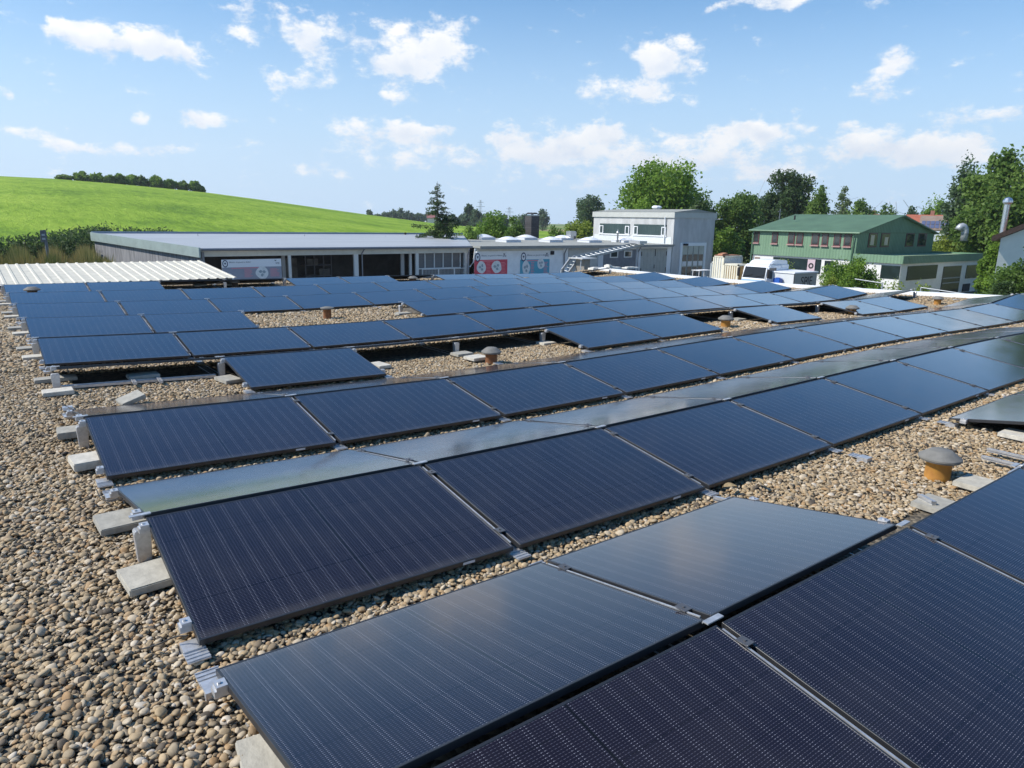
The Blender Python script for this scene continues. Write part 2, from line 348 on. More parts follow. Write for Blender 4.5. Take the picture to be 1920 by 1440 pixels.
def place_panel(r,i,away,label,group,sticker=False):
    s=1 if away else -1
    x0,x1=xj(r,i)+.022,xj(r,i+1)-.022
    yt=yr_(r)+s*RG; yb=yr_(r)+s*(RG+W*math.cos(TILT)); hT=.09+W*math.sin(TILT)
    TL=Vector((x0,yt,zr(x0,yt)+hT)); TR=Vector((x1,yt,zr(x1,yt)+hT)); BL=Vector((x0,yb,zr(x0,yb)+.09)); BR=Vector((x1,yb,zr(x1,yb)+.09))
    c=(TL+TR+BL+BR)/4; ex=((TR-TL)+(BR-BL)).normalized(); ey=((TL-BL)+(TR-BR)).normalized()
    if away: ex=-ex
    ez=ex.cross(ey).normalized(); ey=ez.cross(ex)
    jit=random.uniform(-.0012,.0012)
    ez=(ez+ex*jit+ey*random.uniform(-.0012,.0012)).normalized(); ex=(ex-ez*ex.dot(ez)).normalized(); ey=ez.cross(ex)
    o=bpy.data.objects.new('solar_panel',None); o.empty_display_size=.2; S.collection.objects.link(o)
    m=Matrix.Identity(4)
    for k in range(3): m[k][0],m[k][1],m[k][2],m[k][3]=ex[k],ey[k],ez[k],c[k]
    o.matrix_world=m; tag(o,label,'solar panel',group)
    for nm,me in (('frame',PF),('glass',PG))+((('sticker',PS),) if sticker else ()):
        q=bpy.data.objects.new(nm,me); S.collection.objects.link(q); q.parent=o
    return o
ORD=['first','second','third','fourth','fifth','sixth','seventh','eighth','ninth','tenth','eleventh','twelfth','thirteenth','fourteenth']
for r,il in TOW.items():
    il=list(il)
    for k,i in enumerate(il):
        if r==3: lab=['lone panel facing the viewer between two gravel gaps, nearest of the short ones',
                      'left panel of the pair right of the gravel gap with the rusty vent',
                      'right panel of the pair just before the orange vent gap',
                      'single isolated blue-reflecting panel between two gravel gaps with orange vents',
                      'left panel of the last short pair beside the far right orange vent','right panel of the last short pair beside the far right orange vent'][k]
        else: lab=f"panel facing the viewer, {ORD[k]} from left, {ORD[r]} ridge from the front"
        place_panel(r,i,False,lab,f'solar panels tilted toward the viewer',sticker=(r<3))
for r,il in AWY.items():
    for k,i in enumerate(il):
        place_panel(r,i,True,f"panel sloping away, {ORD[k]} from left, behind {ORD[r]} ridge from the front",'solar panels sloping away from the viewer')

# ---- mounting frames at the joints
def frame_meshes():
    d={}
    half=RG+W*math.cos(TILT)
    mb=MB(); mb.box(-.055,.055,-half-.13,half+.13,-.03,-.02); mb.box(-.055,-.047,-half-.13,half+.13,-.02,.006); mb.box(.047,.055,-half-.13,half+.13,-.02,.006); d['base_rail']=(mb,ALU,0)
    mb=MB(); mb.prism([(-.034,.0),(.034,.0),(.043,.19),(.036,.205),(-.036,.205),(-.043,.19)],'y',-.036,.036); d['ridge_post']=(mb,ALU,.004)
    mb=MB(); mb.box(-.055,.055,-.015,.015,.284,.2905); mb.box(-.055,.055,.0125,.0175,.278,.284); d['ridge_cap']=(mb,ALU,0)
    for s,nm in ((-1,'front_bracket'),(1,'rear_bracket')):
        mb=MB(); y=s*(half-.05); mb.box(-.045,.045,y-.045,y+.045,.004,.05); mb.box(-.048,.048,s*(half+.03)-.05,s*(half+.03)+.05,.036,.042)
        for k in range(4): mb.box(-.048,.048,s*(half+.03)-.045+k*.028,s*(half+.03)-.039+k*.028,.042,.047)
        d[nm]=(mb,ALU,0)
    for s,nm in ((-1,'clamp_strip'),(1,'clamp_strip_rear')):
        mb=MB()
        a=Vector((-.012,s*(RG+.03),.09+W*math.sin(TILT)-.009)); b_=Vector((-.012,s*(half-.05),.09-.009+.008))
        for f,sfx in ((.1,''),(.88,'_low')):
            mb=MB(); p=a.lerp(b_,f); mb.bar(p+Vector((.012,-.03,.0125)),p+Vector((.012,.03,.0125)),.05,.005); mb.lathe([(.007,0),(.007,.006)],8,(0,p.y,p.z+.015)); d[nm+sfx]=(mb,mat('dark_clamp',(.13,.13,.135),.45,.5,.1,20),0)
        m2=MB(); m2.bar(a,b_,.009,.012); d[nm+'_profile']=(m2,ALU,0)
    for s,nm in ((-1,'end_clamp'),(1,'end_clamp_rear')):
        mb=MB(); a=Vector((0,s*(RG+.03),.09+W*math.sin(TILT)-.009)); b_=Vector((0,s*(half-.05),.09-.001))
        for f,sfx in ((.05,'_upper'),(.90,'_lower')):
            mb=MB(); p=a.lerp(b_,f); mb.box(-.03,.03,p.y-.028,p.y+.028,p.z-.034,p.z-.004); mb.box(-.022,.022,p.y-.028,p.y+.028,p.z-.004,p.z+.012); mb.lathe([(.008,0),(.008,.008)],8,(-.005,p.y,p.z+.012)); d[nm+sfx]=(mb,ALU,0)
    out={}
    for k,(mb,mt,bv) in d.items():
        me=mb.mesh(k); me.materials.append(mt)
        if bv:
            bm=bmesh.new(); bm.from_mesh(me); bmesh.ops.bevel(bm,geom=[e for e in bm.edges],offset=bv,segments=2,affect='EDGES'); bm.to_mesh(me); bm.free()
        out[k]=me
    return out
FM=frame_meshes()
for r in range(9):
    for i in range(0,14):
        t=TOW[r]; a=AWY.get(r,[])
        left=(i-1 in t, i-1 in a); right=(i in t, i in a)
        if not any(left+right): continue
        if xj(r,i)>XR-.2: continue
        x,y=xj(r,i),yr_(r); zz=float(zr(x,y))
        where='left end' if i==0 else f'{ORD[i-1]} joint from the left'
        o=empty('mounting_frame',(x,y,zz),f"silver aluminium mounting frame, {where}, {ORD[r]} ridge from the front",'mounting frame','aluminium mounting frames of the solar array')
        sl_y=float(zr(x,y+.6)-zr(x,y-.6))/1.2; o.rotation_euler=(math.atan(sl_y),0,0)
        parts=['base_rail','ridge_post','ridge_cap','front_bracket','rear_bracket']
        if left[0] or right[0]: parts+=(['clamp_strip','clamp_strip_low','clamp_strip_profile'] if left[0] and right[0] else ['end_clamp_upper','end_clamp_lower'])
        if left[1] or right[1]: parts+=(['clamp_strip_rear','clamp_strip_rear_low','clamp_strip_rear_profile'] if left[1] and right[1] else ['end_clamp_rear_upper','end_clamp_rear_lower'])
        for nm in parts:
            q=bpy.data.objects.new(('end_clamp' if 'end' in nm else 'joint_profile' if 'profile' in nm else 'mid_clamp') if 'clamp' in nm else nm,FM[nm]); S.collection.objects.link(q); q.parent=o
# stiffening rails lying along the ridge line in the first gap of the fourth ridge
def cross_rail(x0,x1,y,label):
    mb=MB(); z0,z1=float(zr(x0,y))+.05,float(zr(x1,y))+.05
    mb.bar((0,0,0),(x1-x0,0,z1-z0),.045,.03); mb.bar((0,.016,.018),(x1-x0,.016,z1-z0+.018),.006,.012)
    o=mb.build('cross_rail',ALU); o.location=(x0,y,z0); tag(o,label,'rail','loose aluminium rails on the gravel'); return o
cross_rail(.07,1.75,yr_(3)-.05,'long silver rail lying in the gravel gap left of the lone panel')
def short_rail(px,py,qx,qy,label):
    a=roofhit(px,py,.07); b=roofhit(qx,qy,.07); d=b-a
    mb=MB(); mb.bar((0,0,0),tuple(d),.035,.03); dd=Vector(d).normalized(); sv=dd.cross(Vector((0,0,1))).normalized()
    mb.bar(tuple(sv*.022+Vector((0,0,.012))),tuple(Vector(d)+sv*.022+Vector((0,0,.012))),.008,.02)
    o=mb.build('cross_rail',ALU); o.location=a; tag(o,label,'rail','loose aluminium rails on the gravel')
short_rail(244,706,254,719,'left of two short silver rail ends under the concrete slab in the gravel gap')
short_rail(292,703,303,716,'right of two short silver rail ends under the concrete slab in the gravel gap')
short_rail(1852,843,1935,862,'upper of two long parallel silver rails on the gravel beside the big orange vent')
short_rail(1842,857,1935,880,'lower of two long parallel silver rails on the gravel beside the big orange vent')
short_rail(1893,890,1925,872,'short silver bracket rail at panel edge right of the big orange vent')
short_rail(1725,930,1752,944,'short silver rail end beside a buried slab near the panel edge below the big vent')
short_rail(1340,934,1362,940,'small silver connector plate in gravel at the far corner of the front away-sloping panels')

# ---- concrete ballast slabs
SLABM=[]
for k in range(3):
    mb=MB(); mb.box(-.15,.15,-.15,.15,0,.045); me=mb.mesh('ballast_slab'); bm=bmesh.new(); bm.from_mesh(me); bmesh.ops.bevel(bm,geom=[e for e in bm.edges],offset=.006,segments=2,affect='EDGES'); bm.to_mesh(me); bm.free()
    SLABM.append(me)
for k,c in enumerate([(.43,.405,.34),(.34,.325,.28),(.52,.49,.42)]): SLABM[k].materials.append(mat(f'ballast_concrete_{"abc"[k]}',c,.92,0,.16,16,.3))
def slab(px,py,label,rz=0,sx=1,sy=1,k=0,h=.03,tilt=(0,0),sz=1):
    p=roofhit(px,py,h+.045); o=bpy.data.objects.new('ballast_slab',SLABM[k]); S.collection.objects.link(o)
    o.location=(p[0],p[1],zr(p[0],p[1])+h); o.rotation_euler=(R(tilt[0]),R(tilt[1]),R(rz)); o.scale=(sx*.85,sy*.85,sz)
    tag(o,label,'concrete slab','concrete ballast slabs'); return o
slab(282,1072,'pale square concrete slab half under the nearest panel end, second ridge from the front',4,1.05,1.1,0)
slab(226,970,'grey concrete slab with a dark pebble on it, left of the silver post of the second ridge',2,1.05,1.1,1)
slab(170,860,'thick concrete slab raised on shadow beside the left end of the third ridge',3,1.05,1.05,2,.05,sz=1.4)
slab(138,806,'small concrete slab behind the silver post at the left end of the third ridge',-3,1,.9,1,.05,sz=1.3)
slab(108,731,'flat pale slab with a dark chip in front of the post of the fourth ridge',0,1.15,.85,2)
slab(104,707,'shaded slab behind the post at the left end of the fourth ridge',0,1.7,.7,1)
slab(246,743,'mossy slab lying tilted on the gravel in the gap left of the lone panel',8,.95,.85,1,.07,(4,-17))
slab(268,701,'wide slab resting on two rail ends in the gravel gap under the raised frame',1,1.35,.8,1,.07)
slab(428,708,'slab lying along the left edge of the lone panel',10,.85,1.35,1,.03)
slab(50,651,'slab left of the fifth ridge, behind its silver post',0,1,.9,1); slab(62,667,'slab left of the fifth ridge, in front of its silver post',0,1,.9,2)
slab(31,613,'slab left of the sixth ridge, farther of its two',0,1,.9,1); slab(40,623,'slab left of the sixth ridge, nearer of its two',0,1,.9,2)
slab(17,585,'slab left of the seventh ridge, farther of its two',0,1,.9,1); slab(23,592,'slab left of the seventh ridge, nearer of its two',0,1,.9,2)
slab(8,564,'slab left of the eighth ridge, farther of its two',0,1,.9,1); slab(11,569,'slab left of the eighth ridge, nearer of its two',0,1,.9,2)
slab(866,661,'mossy slab at the foot of a ridge post behind the white slab',2,1.15,.9,1); slab(893,668,'bright white slab right beside the rusty brown vent',4,1.15,1.05,2,.05)
slab(711,682,'pale slab half hidden under the right edge of the lone panel',6,.8,1.3,2); slab(1024,641,'slab half buried at the post left of the panel pair',0,1.1,.9,2,.01)
slab(1384,597,'slab beside the orange vent in the third gap of the fourth ridge',0,1.2,.9,1); slab(756,586,'slab under the grey post at the far side gravel gap with small brown vent',0,1.3,.9,1)
slab(1836,903,'slab beside the big orange vent, catching the shadow of its cap',0,1.15,1.05,0); slab(1765,944,'half buried slab at the panel edge below the big orange vent',0,1.1,1.2,1,.01)
slab(1912,812,'slab under the flat away-sloping panel at the right edge',0,1.1,1.1,2); slab(375,533,'slab left of the small vent under the white canopy edge',0,1.4,.9,2); slab(432,532,'slab right of the small vent near the banner',0,1.4,.9,2)
slab(520,1432,'slab buried in pebbles beside the front panel edge at the bottom of the photo',-8,.9,1.5,0,.0)

# ---- roof vents
CAPM=mat('fibre_cement_cap',(.165,.16,.145),.85,0,.15,14,.2)
PIPES={'orange':mat('orange_clay_pipe',(.60,.30,.05),.7,0,.45,6,.1,col2=(.38,.17,.04)),'rust':mat('rusty_brown_pipe',(.33,.14,.05),.75,0,.4,7,.1,col2=(.16,.065,.03)),'dark':mat('dark_brown_pipe',(.10,.06,.035),.8,0,.3,8)}
def vent(px,py,capw,hh,kind,label,flat=False):
    p=roofhit(px,py,.03); z=float(zr(p[0],p[1]))
    o=empty('roof_vent',(p[0],p[1],z),label,'roof vent','capped ventilation pipes on the gravel roof')
    r=capw/2; pr=r*.60
    mb=MB(); mb.lathe([(pr*.97,-.05),(pr*1.0,.04),(pr*.98,hh-.035),(pr*1.05,hh-.03),(pr*1.05,hh),(pr*.8,hh)],28); q=mb.build('pipe',PIPES[kind],o); q.data.shade_smooth()
    mb=MB(); hc=.028 if flat else .065
    mb.lathe([(pr*.8,hh-.012),(r*.95,hh-.012),(r,hh+.004),(r*.99,hh+.016),(r*.56,hh+hc),(r*.50,hh+hc+.006),(.001,hh+hc+.010)],32); q=mb.build('cap',CAPM,o); q.data.shade_smooth()
    m2=q.modifiers.new('e','EDGE_SPLIT'); m2.split_angle=R(32)
    mb=MB()
    for k in range(3):
        a=2*math.pi*k/3+.5; mb.box(pr*math.cos(a)-.012,pr*math.cos(a)+.012,pr*math.sin(a)-.012,pr*math.sin(a)+.012,hh-.03,hh-.005)
    mb.build('spacer',DARK,o)
    return o
vent(1757,893,.315,.185,'orange','large orange pipe with grey mushroom cap in the right foreground gravel')
vent(921,680,.30,.19,'rust','rusty brown pipe with grey cap beside the white slab in the middle gap')
vent(614,597,.29,.25,'rust','rusty pipe with thick flat cap in the gravel gap far left of centre',True)
vent(1360,613,.32,.19,'orange','orange pipe with grey cap between the panel pair and the isolated single panel')
vent(1597,590,.32,.19,'orange','orange pipe with grey cap right of the isolated single panel')
vent(1757,571,.30,.19,'orange','orange pipe with grey cap near the white roof edge, farthest right')
vent(987,533,.32,.21,'dark','brown vent rising behind a far ridge below the teal poster')
vent(62,558,.36,.22,'dark','dark vent with wide grey cap rising through the far left panels')
vent(441,538,.30,.18,'dark','dark vent with grey cap on the gravel strip below the grey banner')
vent(774,529,.36,.17,'dark','low wide-capped vent in the dark gap below the window grid')

CAB=mat('black_cable',(.02,.02,.02),.6)
def cable(pts,label,r=.0035):
    P_=[Vector(roofhit(px,py,hh)) for px,py,hh in pts]; c0=P_[0]; sm=[]
    for k in range(len(P_)-1):
        a_,b_=P_[k],P_[k+1]; p0=P_[max(k-1,0)]; p3=P_[min(k+2,len(P_)-1)]
        for t in (0,.25,.5,.75): sm.append(.5*((2*a_)+(b_-p0)*t+(2*p0-5*a_+4*b_-p3)*t*t+(3*a_-p0-3*b_+p3)*t**3)-c0)
    sm.append(P_[-1]-c0); mb=MB(); mb.tube(sm,r,6); o=mb.build('cable',CAB,smooth=True); o.location=c0; tag(o,label,'cable','loose black cables at the panel ends'); return o
cable([(262,1218,.03),(296,1208,.07),(328,1194,.09),(352,1192,.10)],'black cable leaving the front bracket of the second ridge over the pebbles')
cable([(181,918,.06),(190,936,.05),(207,938,.09),(222,934,.12)],'short black cable loop beside the silver bracket at the left end of the second ridge')
cable([(96,762,.05),(118,760,.07),(138,768,.09)],'black cable at the left end of the third ridge beside the silver bracket')
cable([(700,676,.04),(760,664,.05),(820,660,.06),(868,652,.06)],'black cable lying on gravel in the shaded gap right of the lone panel')
LEAFD=mat('dry_leaf',(.42,.30,.15),.8,0,.3,20)
def dry_leaf(px,py,rz,label):
    q=roofhit(px,py,.07); mb=MB(); vs=[]; n_=7
    for k in range(n_):
        t=k/(n_-1); wd=.028*math.sin(math.pi*min(1,t*1.05))**.8+.001; zz=.02*math.sin(t*3)
        vs+=[(t*.14-.07,-wd,zz+.012),(t*.14-.07,0,zz),(t*.14-.07,wd,zz+.012)]
    fs=[]
    for k in range(n_-1):
        i_=3*k; fs+=[(i_,i_+3,i_+4,i_+1),(i_+1,i_+4,i_+5,i_+2)]
    mb.add(vs,fs); o=mb.build('dry_leaf',LEAFD,smooth=True); o.location=q; o.rotation_euler=(.15,.1,rz); tag(o,label,'leaf')
dry_leaf(1784,792,.6,'curled tan leaf on gravel at the corner of the flat right-hand panel'); dry_leaf(1368,915,-.3,'tan leaf curled on gravel near the corner of the front panels'); dry_leaf(1420,905,1.2,'small tan leaf on gravel right of the silver connector plate')

# ================================================================== GRAVEL (stuff)
def pebble_mesh(k):
    bm=bmesh.new(); bmesh.ops.create_icosphere(bm,subdivisions=2,radius=1)
    rr=random.Random(k); off=Vector((rr.random()*50,rr.random()*50,rr.random()*50))
    for v in bm.verts:
        n=noise.noise(v.co*.9+off)*.22+noise.noise(v.co*2.1+off)*.07
        v.co*=1+n; v.co.z*=.52; v.co.x*=1.0+.28*((k%3)/2)
        if v.co.z<-.3: v.co.z=-.3-(abs(v.co.z)-.3)*.5
    me=bpy.data.meshes.new('pebble'); bm.to_mesh(me); bm.free(); me.shade_smooth(); return me
def pebble_mat():
    m=bpy.data.materials.new('river_pebbles'); m.use_nodes=True; t=m.node_tree; b=t.nodes['Principled BSDF']; b.inputs['Roughness'].default_value=.72; b.inputs['Specular IOR Level'].default_value=.35
    at=N(t,'ShaderNodeAttribute',attribute_type='INSTANCER',attribute_name='tint')
    r=N(t,'ShaderNodeValToRGB'); t.links.new(at.outputs['Fac'],r.inputs[0]); cr=r.color_ramp; cr.interpolation='LINEAR'
    cols=[(0,(.055,.05,.045)),(.10,(.16,.135,.105)),(.22,(.33,.265,.18)),(.36,(.46,.36,.225)),(.48,(.38,.325,.24)),(.60,(.54,.44,.295)),(.72,(.38,.25,.13)),(.80,(.49,.435,.345)),(.92,(.62,.55,.44)),(1,(.64,.61,.56))]
    cr.elements[0].position=0; cr.elements[0].color=(*cols[0][1],1); cr.elements[1].position=1; cr.elements[1].color=(*cols[-1][1],1)
    for p,c in cols[1:-1]: e=cr.elements.new(p); e.color=(*c,1)
    tc=N(t,'ShaderNodeTexCoord'); nz=N(t,'ShaderNodeTexNoise'); nz.inputs['Scale'].default_value=1.6; nz.inputs['Detail'].default_value=4; t.links.new(tc.outputs['Object'],nz.inputs['Vector'])
    mx=N(t,'ShaderNodeMix',data_type='RGBA',blend_type='MULTIPLY'); mx.inputs[0].default_value=.55; wm=N(t,'ShaderNodeMix',data_type='RGBA',blend_type='MULTIPLY'); wm.inputs[0].default_value=1; wm.inputs[7].default_value=(.92,.86,.77,1); t.links.new(r.outputs[0],wm.inputs[6]); t.links.new(wm.outputs[2],mx.inputs[6]); 
    r2=N(t,'ShaderNodeValToRGB'); r2.color_ramp.elements[0].position=.3; r2.color_ramp.elements[0].color=(.55,.53,.5,1); r2.color_ramp.elements[1].position=.65; t.links.new(nz.outputs[0],r2.inputs[0]); t.links.new(r2.outputs[0],mx.inputs[7])
    t.links.new(mx.outputs[2],b.inputs['Base Color']); return m
PM=pebble_mat()
pc=bpy.data.collections.new('pebble_shapes')          # source shapes, never linked to the scene
for k in range(7):
    me=pebble_mesh(k+3); me.materials.append(PM); pc.objects.link(bpy.data.objects.new('pebble',me))
pts=[]
def covered(X,Y):
    """True where a panel hides the gravel well inside its own footprint."""
    c=np.zeros(len(X),bool)
    for r in range(9):
        v=Y-yr_(r); i=np.floor((X-DX[r])/JP).astype(int); fx=(X-DX[r])/JP-i
        for side,D in ((-1,TOW),(1,AWY)):
            s=set(D.get(r,[])) if D is TOW else set(D.get(r,[]))
            if r in (5,6,7,8) and side==1: s=set(range(0,12))-({2,3} if r==5 else set())
            has=np.isin(i,list(s))
            edge=((fx<.10)&~np.isin(i-1,list(s)))|((fx>.90)&~np.isin(i+1,list(s)))
            c|=has&(v*side>-.02)&(v*side<1.0)&~edge
    return c
def scatter(x0,x1,y0,y1,dens,smin,smax,lift=0.0,jit=.022):
    n=int((x1-x0)*(y1-y0)*dens); X=rng.uniform(x0,x1,n); Y=rng.uniform(y0,y1,n)
    k=~covered(X,Y); X,Y=X[k],Y[k]
    # keep only what a camera at or near the photograph's could see
    v=np.stack([X-CAM[0],Y-CAM[1],zr(X,Y)-CAM[2]],-1); wz=v@fw; px=960+F*(v@rt)/wz; py=720-F*(v@up)/wz
    k=(wz>.3)&(px>-420)&(px<2340)&(py<1800); X,Y=X[k],Y[k]
    n=len(X); s=smin*(smax/smin)**(rng.random(n)**1.5); pts.append(np.stack([X,Y,zr(X,Y)+lift+rng.uniform(0,jit,n)+s*.2,s],-1))
def near(x0,x1,y0,y1):
    scatter(x0,x1,y0,y1,3000,.0085,.018,0,.016); scatter(x0,x1,y0,y1,300,.015,.026,.006,.016)
near(-3.2,.25,.2,9); near(.2,5,.3,4.3); near(5,11,-1,5); near(.2,9,4,9.2)
scatter(-2.5,.25,9,22.3,900,.018,.034,.008,.02)
scatter(9,22.4,.0,9.5,900,.018,.034,.008,.02); scatter(.2,9,9.2,22.3,700,.018,.034,.008,.02); scatter(9,22.4,9.5,22.3,520,.02,.036,.008,.02)
P=np.concatenate(pts); n=len(P)
# keep stones off slabs' tops
for o in [q for q in S.collection.objects if q.name.startswith('ballast_slab')]:
    c=o.location; ca,sa=math.cos(-o.rotation_euler.z),math.sin(-o.rotation_euler.z)
    dx=P[:,0]-c.x; dy=P[:,1]-c.y; lx=(dx*ca-dy*sa)/o.scale.x; ly=(dx*sa+dy*ca)/o.scale.y
    buried='buried' in o['label']
    ins=(abs(lx)<.155)&(abs(ly)<.155)&(P[:,2]>c.z-.02)
    if buried: ins&=(rng.random(len(P))<.55)
    P=P[~ins]
n=len(P)
_h=np.random.default_rng(5).random((64,64))
def vnoise(x,y):
    xi=np.floor(x).astype(int); yi=np.floor(y).astype(int); fx=x-xi; fy=y-yi; fx=fx*fx*(3-2*fx); fy=fy*fy*(3-2*fy)
    g=lambda a,b:_h[a%64,b%64]
    return (g(xi,yi)*(1-fx)+g(xi+1,yi)*fx)*(1-fy)+(g(xi,yi+1)*(1-fx)+g(xi+1,yi+1)*fx)*fy
PN=(vnoise(P[:,0]*1.3+9,P[:,1]*1.3+4)*.6+vnoise(P[:,0]*3.1,P[:,1]*3.1)*.4-.5)*3
gm=bpy.data.meshes.new('gravel'); gm.from_pydata(P[:,:3].tolist(),[],[])
a=gm.attributes.new('scl','FLOAT','POINT'); a.data.foreach_set('value',P[:,3].astype(np.float32))
a=gm.attributes.new('tint','FLOAT','POINT'); a.data.foreach_set('value',np.clip(rng.beta(1.45,1.35,n)-.11*np.clip(PN,-.2,1),0,1).astype(np.float32))
rot=np.stack([rng.normal(0,.38,n),rng.normal(0,.38,n),rng.uniform(0,6.283,n)],-1).astype(np.float32)
a=gm.attributes.new('rot','FLOAT_VECTOR','POINT'); a.data.foreach_set('vector',rot.ravel())
a=gm.attributes.new('pick','INT','POINT'); a.data.foreach_set('value',rng.integers(0,7,n).astype(np.int32))
go=bpy.data.objects.new('gravel',gm); S.collection.objects.link(go); tag(go,'tan and grey rounded river pebbles spread over the flat roof','gravel',kind='stuff')
gt=bpy.data.node_groups.new('scatter_pebbles','GeometryNodeTree')
gt.interface.new_socket('Geometry',in_out='INPUT',socket_type='NodeSocketGeometry'); gt.interface.new_socket('Geometry',in_out='OUTPUT',socket_type='NodeSocketGeometry')
gi=N(gt,'NodeGroupInput'); gout=N(gt,'NodeGroupOutput')
ci=N(gt,'GeometryNodeCollectionInfo'); ci.inputs['Collection'].default_value=pc; ci.inputs['Separate Children'].default_value=True; ci.inputs['Reset Children'].default_value=True
ip=N(gt,'GeometryNodeInstanceOnPoints'); ip.inputs['Pick Instance'].default_value=True
def na(nm,typ): n_=N(gt,'GeometryNodeInputNamedAttribute',data_type=typ); n_.inputs['Name'].default_value=nm; return n_.outputs[0]
gt.links.new(gi.outputs[0],ip.inputs['Points']); gt.links.new(ci.outputs[0],ip.inputs['Instance'])
gt.links.new(na('pick','INT'),ip.inputs['Instance Index']); e2=N(gt,'FunctionNodeEulerToRotation'); gt.links.new(na('rot','FLOAT_VECTOR'),e2.inputs[0]); gt.links.new(e2.outputs[0],ip.inputs['Rotation'])
gt.links.new(na('scl','FLOAT'),ip.inputs['Scale']); gt.links.new(ip.outputs[0],gout.inputs[0])
md=go.modifiers.new('scatter','NODES'); md.node_group=gt
print('pebbles',n)

# ================================================================== LAND AND YARD
def ground_mat():
    m=bpy.data.materials.new('open_country'); m.use_nodes=True; t=m.node_tree; b=t.nodes['Principled BSDF']; b.inputs['Roughness'].default_value=.95; b.inputs['Specular IOR Level'].default_value=.1
    tc=N(t,'ShaderNodeTexCoord'); ln=vmth(t,'LENGTH',tc.outputs['Object'])
    v=N(t,'ShaderNodeTexVoronoi'); v.inputs['Scale'].default_value=.004; t.links.new(tc.outputs['Object'],v.inputs['Vector'])
    r=N(t,'ShaderNodeValToRGB'); sp=N(t,'ShaderNodeSeparateColor'); t.links.new(v.outputs['Color'],sp.inputs[0]); t.links.new(sp.outputs[0],r.inputs[0])
    cr=r.color_ramp; cr.interpolation='CONSTANT'; cr.elements[0].color=(.13,.21,.04,1); cr.elements[1].position=.75; cr.elements[1].color=(.30,.27,.12,1)
    e=cr.elements.new(.25); e.color=(.22,.26,.075,1); e=cr.elements.new(.5); e.color=(.08,.15,.03,1)
    nz=N(t,'ShaderNodeTexNoise'); nz.inputs['Scale'].default_value=.25; nz.inputs['Detail'].default_value=8; t.links.new(tc.outputs['Object'],nz.inputs['Vector'])
    asp=N(t,'ShaderNodeValToRGB'); t.links.new(nz.outputs[0],asp.inputs[0]); asp.color_ramp.elements[0].color=(.055,.075,.03,1); asp.color_ramp.elements[1].color=(.13,.15,.06,1)
    f=N(t,'ShaderNodeMapRange'); t.links.new(ln,f.inputs[0]); f.inputs[1].default_value=110; f.inputs[2].default_value=150
    mx=N(t,'ShaderNodeMix',data_type='RGBA'); t.links.new(f.outputs[0],mx.inputs[0]); t.links.new(asp.outputs[0],mx.inputs[6]); t.links.new(r.outputs[0],mx.inputs[7]); t.links.new(mx.outputs[2],b.inputs['Base Color']); return m
def polar(name,r0,r1,nr,a0,a1,na_,zf_,m,geom=True):
    rs=np.geomspace(r0,r1,nr) if geom else np.linspace(r0,r1,nr); an=np.linspace(a0,a1,na_); mb=MB()
    for r in rs:
        for a in an: mb.v.append((r*math.cos(a),r*math.sin(a),float(zf_(r,a))))
    mb.f=[(j*na_+i,(j+1)*na_+i,(j+1)*na_+i+1,j*na_+i+1) for j in range(nr-1) for i in range(na_-1)]
    o=mb.build(name,m,smooth=True); return o
def gz_(r,a): return G-.004*max(0,min(r,1500)-140)*.35
o=polar('ground',.5,1500,70,-math.pi,math.pi,97,gz_,ground_mat()); tag(o,kind='structure')
mb=MB(); mb.box(-12,76,24,46,G-.2,G+.004); mb.box(22.8,54,-10,24,G-.2,G+.008); o=mb.build('yard',mat('yard_paving',(.19,.19,.18),.9,0,.2,1.2,.1)); tag(o,kind='structure')
